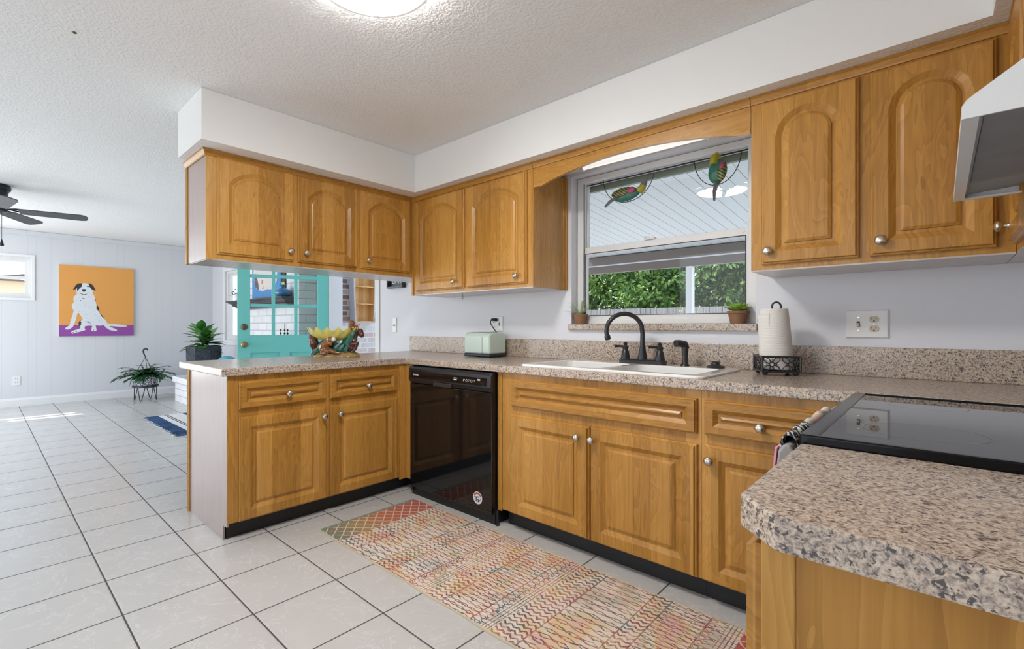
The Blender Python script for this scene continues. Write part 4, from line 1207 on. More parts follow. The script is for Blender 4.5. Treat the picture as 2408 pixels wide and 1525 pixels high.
for j in range(9):
    h = .249 * (1 - j / 8)
    row = []
    for i in range(13):
        t = i / 12
        a = math.radians(-95 - 78 * t)
        r = .0672 - .0090 * h / .25 + .022 * max(0, t - .45) ** 1.3 * (h / .25) ** 2
        row.append((hc[0] + r * math.cos(a) - .010 * h / .27, hc[1] + r * math.sin(a), .943 + h - .004 * t))
    lps.append(row)
fs_.loops(lps, False, False, closed=False)
so_ = fs_.build('loose_sheet', MAT['paper'], pr, smooth=60, recalc=False)
md = so_.modifiers.new('thick', 'SOLIDIFY'); md.thickness = .0008

# ------------------------------------------------------------------ window sill plants, birds, tube light
def small_pot(name, label, cat, c, r, h, group=None):
    t = thing(name, label, cat, c, group=group)
    MB().lathe([(r * .72, 0), (r * .80, h * .3), (r * .93, h * .78), (r * 1.0, h * .80), (r * 1.02, h), (r * .90, h), (r * .86, h * .86)], c, 24, cap1=False).build('pot', MAT['terracotta'], t, smooth=40)
    MB().lathe([(r * .88, h * .86), (r * .4, h * .90)], c, 20).build('soil', MAT['soil'], t)
    return t
c1 = (.985, .672, 1.147)
sp1 = small_pot('potted_spider_plant', 'small terracotta pot of spiky pale leaves at the left of the window sill', 'potted plant', c1, .046, .066)
f = MB(); random.seed(3)
for i in range(26):
    a = random.uniform(0, 2 * PI); el = random.uniform(.35, 1.4)
    L = random.uniform(.07, .125)
    f.leaf((c1[0] + .012 * math.cos(a), c1[1] + .012 * math.sin(a), c1[2] + .058), (math.cos(a) * math.cos(el), math.sin(a) * math.cos(el) * .55, math.sin(el)), (0, 0, 1), L, .012, random.uniform(.1, .5), .4, 5, shape=lambda t: (1 - t) ** .7)
f.build('foliage', MAT['spider_leaf'], sp1, smooth=60, recalc=False)
c2 = (1.925, .668, 1.147)
sp2 = small_pot('potted_succulent', 'small terracotta pot with a lime green succulent at the right of the window sill', 'potted plant', c2, .051, .066)
f = MB()
for ring, (cnt, el, L, wd) in enumerate(((9, .15, .062, .030), (8, .55, .055, .028), (6, .95, .045, .024), (4, 1.3, .032, .018))):
    for i in range(cnt):
        a = 2 * PI * i / cnt + ring * .4
        f.leaf((c2[0] + .006 * math.cos(a), c2[1] + .006 * math.sin(a), c2[2] + .062), (math.cos(a) * math.cos(el), math.sin(a) * math.cos(el) * .8, math.sin(el)), (0, 0, 1), L, wd, -.25, .5, 5, shape=lambda t: math.sin(PI * min(t * .85 + .12, 1)) ** .6)
f.build('foliage', MAT['succulent'], sp2, smooth=60, recalc=False)

# hanging metal birds
m_bgreen = plain('bird_green', (0.03, 0.17, 0.12), 0.35, var=0.6, scale=50)
m_byel = plain('bird_yellow', (0.40, 0.36, 0.03), 0.35, var=0.3, scale=40)
m_bgrey = plain('bird_grey', (0.16, 0.17, 0.18), 0.4, var=0.3, scale=40)
def mk_wing():
    t = NT('bird_wing_paint')
    x, y, z = t.obj()
    w = t.m('FRACT', t.m('MULTIPLY', t.m('ADD', t.m('MULTIPLY', x, .8), z), 55.0))
    line = t.m('LESS_THAN', w, .42)
    n = t.noise(t.vec(x, y, z), 12.0, 1.0)
    c = t.ramp(n, [(0.40, (0.16, 0.22, 0.05)), (0.52, (0.30, 0.28, 0.05)), (0.64, (0.34, 0.07, 0.14))])
    return t.fin(t.mix(line, c, (0.02, 0.025, 0.02)), 0.4)
m_wing = mk_wing()
m_pink = plain('bird_pink', (0.38, 0.06, 0.14), 0.4, var=0.3, scale=40)
def half_ring(cx, y, zt, r, par, n=24, squash=1.0):
    MB().tube([(cx + r * math.cos(PI + PI * i / n), y, zt + squash * r * math.sin(PI + PI * i / n)) for i in range(n + 1)], .0022, 6).build('wire_ring', MAT['black_matte'], par, smooth=60)
by = .695
b1 = thing('hanging_bird', 'green metal bird on a wire half-ring lying level at the left of the window', 'bird ornament', (1.30, by, 2.06))
half_ring(1.303, by, 2.060, .165, b1)
MB().ell((1.300, by, 1.938), (.088, .026, .036), Euler((0, -.14, 0))).build('body', m_bgreen, b1, smooth=60)
MB().ell((1.275, by - .020, 1.955), (.072, .014, .028), Euler((0, -.10, 0))).build('wing', m_wing, b1, smooth=60)
MB().ell((1.335, by - .024, 1.956), (.030, .012, .020), Euler((0, -.10, 0))).build('shoulder_patch', m_pink, b1, smooth=60)
MB().tube([(1.375, by, 1.948), (1.395, by, 1.963), (1.408, by, 1.990)], [.026, .022, .016], 12).build('neck', m_byel, b1, smooth=60)
MB().tube([(1.402, by, 1.978), (1.412, by, 2.005), (1.420, by, 2.022)], [.020, .015, .010], 12).tube([(1.412, by, 1.995), (1.430, by, 2.012)], [.010, .003], 8).build('head', m_bgrey, b1, smooth=60)
MB().tube([(1.230, by, 1.935), (1.185, by, 1.918), (1.150, by, 1.890)], [.022, .018, .012], 10, flat=.4).build('tail', m_bgrey, b1, smooth=60)
MB().tube([(1.30, by, 1.905), (1.30, by, 1.893)], .004, 6).tube([(1.32, by, 1.905), (1.322, by, 1.897)], .004, 6).build('feet', m_bgrey, b1, smooth=60)
b2 = thing('hanging_bird', 'green and yellow metal bird upright on a wire half-ring, right side of the window', 'bird ornament', (1.82, by, 2.06))
half_ring(1.815, by, 2.054, .118, b2, squash=1.35)
MB().ell((1.817, by, 1.967), (.048, .026, .066), Euler((0, .12, 0))).build('body', m_bgreen, b2, smooth=60)
MB().ell((1.844, by - .020, 1.955), (.024, .014, .052), Euler((0, .18, 0))).build('wing', m_wing, b2, smooth=60)
MB().ell((1.847, by - .026, 1.985), (.015, .010, .022), Euler((0, .18, 0))).build('shoulder_patch', m_pink, b2, smooth=60)
MB().tube([(1.800, by, 2.005), (1.806, by, 2.045), (1.826, by, 2.058)], [.034, .036, .022], 14, flat=.7).build('head', m_byel, b2, smooth=60)
MB().tube([(1.812, by, 1.905), (1.800, by, 1.860), (1.800, by, 1.812)], [.026, .020, .012], 10, flat=.4).build('tail', m_bgrey, b2, smooth=60)
MB().tube([(1.805, by, 1.905), (1.790, by, 1.893)], .004, 6).tube([(1.83, by, 1.905), (1.82, by, 1.893)], .004, 6).build('feet', m_bgrey, b2, smooth=60)

tl = thing('tube_light', 'lit white fluorescent tube fixture behind the valance above the window', 'light fixture', (1.48, .48, 2.12))
MB().box(1.10, .44, 2.110, 1.86, .52, 2.134).build('housing', MAT['white_enamel'], tl, bevel=.004)
MB().tube([(1.13, .475, 2.092), (1.83, .475, 2.092)], .014, 14).build('tube', emit('fluorescent_tube', (1.0, 0.97, 0.92), 0.65), tl, smooth=60)
MB().box(1.112, .455, 2.074, 1.130, .495, 2.110).box(1.83, .455, 2.074, 1.848, .495, 2.110).build('sockets', MAT['white_plastic'], tl, bevel=.003)

# ------------------------------------------------------------------ kitchen ceiling light
cl_ = thing('ceiling_light', 'round white flush ceiling light glowing over the kitchen', 'ceiling light', (1.243, -1.113, 2.41))
lc = (1.243, -1.113, 2.41)
MB().lathe([(.203, -.024), (.219, -.024), (.220, -.030), (.220, -.048), (.216, -.053), (.206, -.053), (.203, -.048), (.203, -.024)], lc, 56, cap0=False, cap1=False).build('rim', MAT['white_enamel'], cl_, smooth=50)
MB().lathe([(.190, -.001), (.2025, -.004), (.2028, -.046), (.198, -.052), (.16, -.060), (.10, -.066), (.03, -.069), (.001, -.069)], lc, 56).build('diffuser', emit('lit_diffuser', (1.0, 0.965, 0.92), 70.0), cl_, smooth=60)
fx, fy = lc[0] - .215 * .83, lc[1] + .215 * .558
MB().tube([(fx, fy, 2.366), (fx - .004, fy + .003, 2.350)], [.004, .006], 8).build('clip', MAT['white_enamel'], cl_, smooth=60)

# ------------------------------------------------------------------ runner rug
def mk_runner():
    t = NT('worn_multicolour_runner')
    x, y, z = t.pos()
    v = t.vec(x, y, z)
    def tri(u, per):
        return t.m('ABSOLUTE', t.m('SUBTRACT', t.m('MULTIPLY', t.m('FRACT', t.m('DIVIDE', u, per)), 2.0), 1.0))
    yo = t.m('ADD', y, 2.0)
    wob = t.m('MULTIPLY', t.m('SUBTRACT', t.noise(v, 45.0, 3.0), .5), .020)
    zz = t.m('FRACT', t.m('DIVIDE', t.m('ADD', t.m('ADD', yo, wob), t.m('MULTIPLY', tri(x, .034), .013)), .026))
    zig = t.m('LESS_THAN', zz, .42)
    def lat(px, py, amp, th, off=0.0):
        a = t.m('FRACT', t.m('DIVIDE', t.m('ADD', t.m('ADD', yo, wob), t.m('MULTIPLY', tri(x, px), amp)), py))
        b = t.m('FRACT', t.m('ADD', t.m('DIVIDE', t.m('SUBTRACT', t.m('ADD', yo, wob), t.m('MULTIPLY', tri(x, px), amp)), py), off))
        return t.m('MAXIMUM', t.m('LESS_THAN', a, th), t.m('LESS_THAN', b, th))
    def bead(px, py, rr):
        bx = t.m('SUBTRACT', t.m('FRACT', t.m('DIVIDE', x, px)), .5)
        byy = t.m('SUBTRACT', t.m('FRACT', t.m('DIVIDE', t.m('ADD', yo, wob), py)), .5)
        rad = t.m('SQRT', t.m('ADD', t.m('POWER', t.m('MULTIPLY', bx, px), 2.0), t.m('POWER', t.m('MULTIPLY', byy, py), 2.0)))
        return t.m('LESS_THAN', t.m('ABSOLUTE', t.m('SUBTRACT', rad, rr)), .0022)
    loz = lat(.070, .038, .0084, .15, .5)
    loz_s = lat(.044, .026, .0058, .20, .5)
    grid = t.m('MAXIMUM', t.m('LESS_THAN', t.m('FRACT', t.m('DIVIDE', x, .0145)), .30), t.m('MULTIPLY', t.m('LESS_THAN', t.m('FRACT', t.m('DIVIDE', yo, .028)), .18), .8))
    motif = t.m('MAXIMUM', bead(.058, .034, .011), lat(.029, .034, .006, .16, .5))
    diam = lat(.072, .066, .033, .13)
    # band selection along the length
    def band(a, b):
        return t.m('MULTIPLY', t.m('GREATER_THAN', x, a), t.m('LESS_THAN', x, b))
    layout = [(.41, .545, zig), (.545, .745, loz), (.745, .842, zig), (.842, .995, loz_s), (.995, 1.052, motif), (1.052, 1.112, grid), (1.112, 1.205, zig),
              (1.205, 1.375, loz_s), (1.375, 1.428, motif), (1.428, 1.475, grid), (1.475, 1.60, zig), (1.60, 1.82, loz), (1.82, 1.89, zig), (1.89, 2.045, loz_s),
              (2.045, 2.105, motif), (2.105, 2.162, grid)]
    pat = None
    for a, b, s in layout:
        k = t.m('MULTIPLY', band(a, b), s)
        pat = k if pat is None else t.m('ADD', pat, k)
    for xx in (.545, .745, .842, .995, 1.205, 1.375, 1.60, 1.82, 1.89, 2.045):
        pat = t.m('MAXIMUM', pat, t.m('LESS_THAN', t.m('ABSOLUTE', t.m('SUBTRACT', x, xx)), .0028))
    worn = t.ramp(t.noise(v, 26.0, 4.0, .65), [(.32, (0.25, 0.25, 0.25)), (.48, (1, 1, 1))])
    fine = t.ramp(t.noise(v, 180.0, 2.0), [(.35, (0.25, 0.25, 0.25)), (.60, (1, 1, 1))])
    pat = t.m('MINIMUM', pat, 1.0)
    pat = t.m('MULTIPLY', t.m('MULTIPLY', pat, worn), t.m('ADD', .45, t.m('MULTIPLY', fine, .55)))
    hue = t.noise(t.vec(x, t.m('MULTIPLY', y, 1.3), 0.0), 5.0, 3.0, .6, .6)
    dark = t.ramp(hue, [(.36, (0.02, 0.06, 0.13)), (.42, (0.025, 0.04, 0.05)), (.47, (0.17, 0.02, 0.04)), (.53, (0.30, 0.03, 0.04)), (.58, (0.42, 0.15, 0.02)), (.64, (0.13, 0.11, 0.03))])
    ground = t.ramp(t.noise(v, 4.5, 3.0, .5, .5), [(.36, (0.48, 0.46, 0.38)), (.44, (0.70, 0.62, 0.54)), (.53, (0.72, 0.65, 0.56)), (.59, (0.66, 0.50, 0.28)), (.66, (0.64, 0.40, 0.36))])
    ground = t.mix(t.m('MULTIPLY', fine, .35), ground, (0.74, 0.66, 0.56))
    c = t.mix(t.m('MULTIPLY', pat, .95), ground, dark)
    # lattice end panels
    ends = t.m('MAXIMUM', t.m('LESS_THAN', x, .41), t.m('GREATER_THAN', x, 2.162))
    endcol = t.ramp(t.m('ADD', t.m('MULTIPLY', yo, .62), t.m('MULTIPLY', t.noise(v, 22.0, 4.0, .7), .45)),
                    [(.93, (0.16, 0.17, 0.07)), (1.0, (0.30, 0.22, 0.06))]) if False else \
             t.ramp(t.m('ADD', t.m('MULTIPLY', t.m('SUBTRACT', yo, 1.24), 1.15), t.m('MULTIPLY', t.m('SUBTRACT', t.noise(v, 26.0, 4.0, .7), .5), .55)),
                    [(.05, (0.10, 0.16, 0.12)), (.22, (0.34, 0.22, 0.05)), (.42, (0.48, 0.10, 0.03)), (.70, (0.42, 0.05, 0.035)), (.95, (0.18, 0.03, 0.05))])
    endcol = t.mix(t.m('MULTIPLY', fine, .30), endcol, (0.60, 0.42, 0.33))
    endcol = t.mix(diam, endcol, (0.66, 0.56, 0.46))
    c = t.mix(ends, c, endcol)
    teal = t.m('LESS_THAN', x, .228)
    c = t.mix(t.m('MULTIPLY', teal, .8), c, t.mix(fine, (0.05, 0.18, 0.18), (0.25, 0.33, 0.28)))
    edge = t.m('MAXIMUM', t.m('LESS_THAN', y, -.757), t.m('GREATER_THAN', y, -.094))
    c = t.mix(edge, c, (0.60, 0.52, 0.38))
    t.bump(t.noise(v, 400.0, 2.0), 0.3, .001)
    return t.fin(c, 0.95, spec=0.1)
ru_ = MB()
nx, nyr = 44, 3
lps = []
for i in range(nx + 1):
    xx = .204 + (2.36 - .204) * i / nx
    wv = .003 * math.sin(i * .9)
    lps.append([(xx, -.765 + wv, .001), (xx, -.086 + wv * .5, .001), (xx, -.086 + wv * .5, .006), (xx, -.765 + wv, .006)])
ru_.loops(lps)
tag(ru_.build('runner_rug', mk_runner()), 'long worn multicoloured runner rug on the tiles in front of the sink cabinets', 'rug')

# ================================================================== living room
# striped rug
br = thing('striped_rug', 'dark blue and white striped cotton rug with tassels on the living room tiles', 'rug', (-3.6, -.4, 0))
m_denim = NT('denim_weave')
x, y, z = m_denim.pos()
nn = m_denim.noise(m_denim.vec(m_denim.m('MULTIPLY', x, 38.0), m_denim.m('MULTIPLY', y, 4.0), 0.0), 1.0, 4.0, .6)
m_denim = m_denim.fin(m_denim.ramp(nn, [(.3, (0.010, 0.022, 0.055)), (.5, (0.03, 0.07, 0.16)), (.72, (0.12, 0.22, 0.40))]), .95, spec=.1)
m_wcot = plain('white_cotton', (0.74, 0.74, 0.76), .95, var=.05)
YA = -.655
MB().box(-4.36, YA, .001, -2.96, YA + .60, .008).build('white_field', m_wcot, br)
for a, b in ((0, .14), (.415, .555)):
    MB().box(-4.36, YA + a - .002, .0012, -2.955, YA + b, .0105).build('blue_stripe', m_denim, br)
MB().box(-4.355, YA + .212, .0012, -2.96, YA + .222, .0095).box(-4.355, YA + .238, .0012, -2.96, YA + .248, .0095).build('thin_stripes', plain('black_thread', (0.02, 0.02, 0.03), .9), br)
ts = MB(); random.seed(5)
for i in range(14):
    xx = -4.33 + i * .1 + random.uniform(-.015, .015)
    ts.tube([(xx, YA, .006), (xx + random.uniform(-.015, .015), YA - .022, .004), (xx + random.uniform(-.02, .02), YA - .035, .003)], [.007, .006, .003], 6)
ts.build('tassels', m_wcot, br)

# hearth, chimney breast, mantel
he = thing('hearth', 'white painted raised brick hearth bench along the living room wall', 'hearth', (-4.3, .4, 0))
MB().box(-5.665, .0, 0, -3.02, LY - .002, .30).build('brick_base', MAT['brick_white'], he)
MB().box(-5.69, -.03, .285, -3.0, LY - .001, .38).build('cap_course', MAT['brick_white'], he, bevel=.006)
struct('wall_chimney', MB().box(-4.45, .617, .381, -2.88, LY, 2.48), MAT['brick_white'])
ma = thing('mantel_shelf', 'charcoal moulded mantel shelf on the white brick chimney', 'mantel', (-3.7, .5, 1.38))
def mantel_loop(o, z):
    return [(-4.66 - .14 * o, .616, z), (-4.66 - .14 * o, .56 - .13 * o, z), (-3.03 + .08 * o, .56 - .13 * o, z), (-3.03 + .08 * o, .616, z)]
MB().loops([mantel_loop(0, 1.375), mantel_loop(.12, 1.385), mantel_loop(.14, 1.398), mantel_loop(.40, 1.415), mantel_loop(.50, 1.432), mantel_loop(.52, 1.445), mantel_loop(.80, 1.466), mantel_loop(.92, 1.478), mantel_loop(1, 1.480), mantel_loop(1, 1.494)]).build('shelf', MAT['mantel'], ma)

vz = MB().lathe([(.042, 0), (.080, .010), (.098, .040), (.093, .068), (.062, .095), (.030, .112), (.022, .122), (.026, .132), (.038, .142), (.033, .144), (.018, .130)], (-3.095, .515, 1.494), 36, cap1=False)
tag(vz.build('vase', MAT['vase_blue'], smooth=60), 'squat glossy cobalt blue vase on the mantel', 'vase')
# leaning canvas with loose shapes
cv = thing('leaning_picture', 'blue edged canvas with pale loose shapes leaning on the mantel beside the blue vase', 'picture', (-3.35, .55, 1.494))
m_cblue = plain('canvas_blue', (0.06, 0.26, 0.58), .6, var=.25, scale=25); m_ccream = plain('canvas_cream', (0.68, 0.64, 0.62), .6, var=.1, scale=25); m_cgrey = plain('canvas_slate', (0.10, 0.10, 0.12), .6, var=.2, scale=25)
MB().box(-4.22, .585, 1.495, -3.31, .612, 2.20).build('canvas', m_cblue, cv)
MB().prism([(-4.10, 1.66), (-3.98, 1.62), (-3.84, 1.605), (-3.70, 1.625), (-3.62, 1.61), (-3.50, 1.64), (-3.42, 1.72), (-3.40, 1.90), (-3.41, 2.16), (-4.16, 2.16), (-4.17, 1.85)], .5825, .5855, lambda a, b, h: (a, h, b)).build('pale_shape', m_ccream, cv)
MB().prism([(-4.10, 1.665), (-3.99, 1.625), (-4.00, 1.70), (-4.05, 1.80), (-4.10, 1.86), (-4.14, 1.80)], .5810, .5830, lambda a, b, h: (a, h, b)).build('slate_shape', m_cgrey, cv)
m_coral = plain('coral', (0.6, 0.22, 0.14), .6)
MB().prism([(-3.90, 1.70), (-3.85, 1.70), (-3.84, 1.75), (-3.89, 1.76)], .5810, .5830, lambda a, b, h: (a, h, b)).build('coral_dab', m_coral, cv)
MB().prism([(-3.89, 1.63), (-3.82, 1.635), (-3.83, 1.67)], .5810, .5830, lambda a, b, h: (a, h, b)).build('ochre_dab', plain('ochre', (0.6, 0.45, 0.22), .6), cv)
cs = thing('dark_post', 'dark upright bar ornament with a green band behind the blue vase', 'ornament', (-3.25, .595, 1.494))  # dark bar of unknown use, built as a plain post
MB().box(-3.295, .594, 1.494, -3.222, .614, 2.2).build('post', MAT['black_matte'], cs)
MB().box(-3.300, .590, 1.625, -3.215, .594, 1.69).build('green_band', plain('lime_band', (0.42, 0.52, 0.12), .6), cs)
# sprig in small white pot at the left end of the mantel
mp = thing('potted_sprig', 'small white pot with dark sprigs at the left end of the mantel', 'potted plant', (-4.52, .50, 1.494))
MB().lathe([(.035, 0), (.05, .09), (.045, .09), (.04, .08)], (-4.52, .50, 1.494), 20).build('pot', MAT['white_plastic'], mp, smooth=40)
f = MB(); random.seed(9)
for i in range(40):
    a = random.uniform(0, 2 * PI); el = random.uniform(-.1, 1.2); rr = random.uniform(.03, .13)
    p0 = Vector((-4.52, .50, 1.575)) + rr * Vector((math.cos(a) * math.cos(el), math.sin(a) * math.cos(el) * .6, math.sin(el)))
    f.leaf(p0, (math.cos(a + 1), math.sin(a + 1), random.uniform(-.3, .8)), (0, 0, 1), .045, .022, .2, .2, 3)
for i in range(7):
    a = 2 * PI * i / 7 + .3
    f.tube([(-4.52, .50, 1.56), (-4.52 + .09 * math.cos(a), .50 + .05 * math.sin(a), 1.62 + .02 * (i % 3))], .002, 5)
    f.ell((-4.52 + .12 * math.cos(a), .50 + .06 * math.sin(a), 1.60 + .022 * (i % 4)), (.009, .009, .009), n=8, m=5)
f.build('sprigs', mk_leaf('dark_sprig', (0.02, 0.03, 0.02), (0.10, 0.13, 0.08)), mp, recalc=False)
# fire irons
fi = thing('fireplace_tools', 'three black fireplace tool handles with ball finials in front of the white brick', 'fireplace tools', (-3.10, .40, .38))
for i, xx in enumerate((-3.21, -3.10, -3.02)):
    MB().tube([(xx, .54, .42), (xx, .54, 1.03)], .006, 8).ell((xx, .54, 1.045), (.013, .013, .014), n=10, m=7).ell((xx, .54, 1.085), (.011, .011, .012), n=10, m=7).tube([(xx, .54, 1.05), (xx, .54, 1.085 if i != 1 else 1.17)], .003, 6).build('tool', MAT['black_matte'], fi, smooth=60)
MB().lathe([(.11, 0), (.11, .015), (.03, .04)], (-3.11, .50, .381), 24).build('stand', MAT['black_matte'], fi, smooth=40)

# window in the garden wall and in the panelled wall
w2 = sstruct('window_2', (-5.6, LY + .06, 1.5))
frame_rect(MB(), -6.13, -5.07, .82, 2.14, .08, LY - .018, LY).build('casing', MAT['trim'], w2, bevel=.004)
frame_rect(MB(), -6.05, -5.15, .90, 2.06, .045, LY + .02, LY + .09).build('window_frame', MAT['window_white'], w2, bevel=.003)
frame_rect(MB(), -6.005, -5.195, 1.46, 2.015, .04, LY + .05, LY + .075).build('upper_sash', MAT['window_white'], w2)
frame_rect(MB(), -6.005, -5.195, .945, 1.50, .04, LY + .025, LY + .05).build('lower_sash', MAT['window_white'], w2)
MB().box(-5.97, LY + .060, 1.50, -5.23, LY + .063, 1.98).box(-5.97, LY + .036, .985, -5.23, LY + .039, 1.46).build('pane', MAT['glass'], w2)
w3 = sstruct('window_3', (LX - .05, -1.97, 1.8))
frame_rect(MB(), -2.43, -1.515, 1.50, 2.155, .035, LX, LX + .016, 'x').build('casing', MAT['trim'], w3, bevel=.003)
frame_rect(MB(), -2.40, -1.545, 1.53, 2.125, .03, LX - .08, LX - .02, 'x').build('window_frame', MAT['window_white'], w3, bevel=.003)
frame_rect(MB(), -2.37, -1.575, 1.80, 2.095, .045, LX - .075, LX - .055, 'x').build('upper_sash', MAT['window_white'], w3)
frame_rect(MB(), -2.37, -1.575, 1.56, 1.845, .045, LX - .052, LX - .03, 'x').build('lower_sash', MAT['window_white'], w3)
MB().box(LX - .066, -2.325, 1.845, LX - .063, -1.62, 2.05).box(LX - .042, -2.325, 1.605, LX - .039, -1.62, 1.80).build('pane', MAT['glass'], w3)

# open turquoise door, hung on the left jamb and swung into the living room
ang = math.atan2(-.937, -.35)                      # direction from hinge to knob edge
dr = sstruct('door_1', (-2.565, .84, 0))
DM = Matrix.Translation((-2.565, .84, 0)) @ Matrix.Rotation(ang, 4, 'Z')
dr.rotation_euler = (0, 0, ang); WM[dr] = DM
DWD, DHT, DT = .985, 2.13, .044
def dloc(mb):
    mb.v = [tuple(DM @ Vector(p)) for p in mb.v]; return mb
# leaf stiles/rails with glass holes : local x along the leaf from hinge, y thickness, z up
gx0, gx1, gz0, gz1 = .135, .855, 1.035, 2.03
leafm = plate_with_hole(MB(), 'y', -DT / 2, DT / 2, .005, DWD, .012, DHT, [(gx0, gx1, gz0, gz1), (.14, .44, .22, .835), (.55, .85, .22, .835)])
dloc(leafm).build('leaf', MAT['teal'], dr, bevel=.004)
mu = MB()
cw, ch_ = (gx1 - gx0) / 3, (gz1 - gz0) / 3
for i in (1, 2): mu.box(gx0 + cw * i - .019, -.017, gz0, gx0 + cw * i + .019, .017, gz1)
for i in (1, 2): mu.box(gx0, -.0168, gz0 + ch_ * i - .019, gx1, .0168, gz0 + ch_ * i + .019)
dloc(mu).build('muntins', MAT['teal'], dr, bevel=.006)
for i in range(3):
    for j in range(3):
        dloc(MB().box(gx0 + cw * i + (.018 if i else 0), -.002, gz0 + ch_ * j + (.018 if j else 0), gx0 + cw * (i + 1) - (.018 if i < 2 else 0), .002, gz0 + ch_ * (j + 1) - (.018 if j < 2 else 0))).build('pane', MAT['glass'], dr)
for a0, a1 in ((.14, .44), (.55, .85)):
    pm = MB().loops([[(a, y, b) for a, b in rect_loop(a0 + i, a1 - i, .22 + i, .835 - i, 2)] for i, y in ((0, -.006), (0, .006), (.03, .008), (.045, .014))])
    dloc(pm).build('raised_panel', MAT['teal'], dr)
sg_ = 1.0
for zz, mt, nm in ((1.125, MAT['brass_dark'], 'deadbolt'), (.930, MAT['brass'], 'door_knob')):
    for sgn in (1, -1):
        prof = [(.034, 0), (.034, .006), (.030, .012), (.026, .016), (.010, .018)] if nm == 'deadbolt' else [(.034, 0), (.033, .006), (.016, .012), (.014, .03), (.026, .04), (.031, .055), (.024, .066), (.008, .068)]
        dloc(MB().lathe(prof, (DWD - .070, sgn * DT / 2, zz), 24, (0, sgn, 0))).build(nm, mt, dr, smooth=50)
hg = MB()
for zz in (.25, 1.12, 1.9): hg.box(-.008, -.05, zz - .055, .004, .006, zz + .055).tube([(-.004, -.028, zz - .055), (-.004, -.028, zz + .055)], .008, 8)
dloc(hg).build('hinges', plain('yellowed_hinge', (0.52, 0.44, 0.22), .4, .5), dr)

# dog painting (a pet portrait in flat colours)
dg = thing('dog_painting', 'square canvas of a sitting white and black dog on orange and purple', 'painting', (LX, -.79, 1.51))
def D(zx, zy, h=.0):            # canvas plane, drawn from its own lower left corner in fractions
    u = (zx - 252) / (1418 - 252); v = (1325 - zy) / (1325 - (205 + (zx - 252) * 75 / 1166))
    return (LX + .034 + h, -1.255 + u * .92, .983 + v * 1.066)
px0, px1, pz0, pz1 = -1.255, -.335, .983, 2.049
MB().box(LX + .002, px0, pz0, LX + .034, px1, pz1).build('canvas', MAT['canvas_side'], dg)
MB().box(LX + .0335, px0, pz0 + .168, LX + .0345, px1, pz1).build('orange_ground', MAT['orange'], dg)
MB().box(LX + .0335, px0, pz0, LX + .0345, px1, pz0 + .168).build('purple_ground', MAT['purple'], dg)
def daub(polys, h, name, mat):
    m = MB()
    for k, poly in enumerate(polys):
        a = [D(zx, zy, h) for zx, zy in poly]; b = [(p[0] - .0009, p[1], p[2]) for p in a]
        m.loops([b, a])
    return m.build(name, mat, dg, recalc=True)
body_w = [(505, 600), (520, 540), (560, 505), (620, 498), (690, 505), (735, 545), (755, 610), (750, 660), (775, 690), (790, 730), (800, 790), (815, 850), (815, 905),
          (850, 950), (890, 1010), (940, 1060), (985, 1130), (1050, 1142), (1180, 1150), (1310, 1172), (1290, 1185), (1180, 1185), (1010, 1170), (1060, 1195), (1130, 1225), (1145, 1245),
          (1100, 1252), (1020, 1235), (965, 1200), (930, 1160), (860, 1165), (800, 1160), (815, 1230), (805, 1250), (745, 1250), (733, 1235), (745, 1165), (690, 1162), (640, 1170), (628, 1200), (645, 1230), (600, 1245), (530, 1265), (450, 1287),
          (430, 1268), (440, 1245), (540, 1215), (570, 1200), (560, 1180), (580, 1130), (570, 1085), (600, 1060), (560, 985), (540, 960), (520, 980), (500, 1060), (480, 1130), (455, 1180), (400, 1220), (350, 1220), (345, 1195), (410, 1150), (420, 1090), (450, 1000), (470, 920), (440, 885), (440, 840), (470, 790), (460, 740), (480, 700), (515, 665)]
daub([body_w], .0014, 'dog_body', MAT['dog_white'])
daub([[(590, 500), (540, 503), (495, 530), (475, 575), (450, 602), (490, 595), (515, 575), (520, 625), (545, 590), (580, 560), (592, 530)],
      [(680, 503), (725, 505), (760, 535), (785, 580), (808, 612), (760, 610), (735, 590), (705, 555), (695, 525)],
      [(585, 605), (600, 590), (640, 590), (655, 608), (640, 630), (605, 632)],
      [(555, 640), (575, 668), (615, 683), (660, 675), (692, 640), (665, 665), (618, 675), (580, 660)],
      [(660, 548), (685, 542), (700, 552), (680, 562)],
      [(790, 740), (800, 770), (795, 785), (783, 760)], [(815, 830), (850, 880), (858, 950), (830, 915), (812, 900)], [(860, 960), (905, 1010), (940, 1058), (915, 1045), (880, 1000)],
      [(555, 1090), (580, 1078), (565, 1100), (585, 1115), (568, 1130), (580, 1150), (555, 1175), (540, 1140), (540, 1110)],
      [(640, 1100), (700, 1098), (715, 1112), (690, 1115)], [(700, 1120), (745, 1132), (720, 1134)],
      [(590, 745), (612, 728), (640, 740), (612, 738), (600, 748)], [(565, 765), (575, 762), (578, 775), (568, 775)], [(760, 1228), (775, 1228), (770, 1240), (760, 1238)], [(440, 1268), (470, 1262), (465, 1280)], [(490, 1252), (515, 1250), (510, 1268)]], .0022, 'black_markings', MAT['dog_black'])
sp_ = []
random.seed(11)
for (a, b) in ((620, 790), (640, 850), (680, 820), (725, 805), (560, 830), (530, 875), (700, 880), (730, 860), (605, 920), (780, 950), (545, 935), (795, 995), (695, 705), (735, 680), (700, 1040), (830, 1040), (860, 1090), (790, 1100), (660, 990), (850, 1060), (620, 640), (535, 590)):
    sp_.append([(a - 7, b), (a, b - 6), (a + 8, b - 2), (a + 3, b + 7)])
daub(sp_, .0020, 'grey_flecks', MAT['dog_grey'])

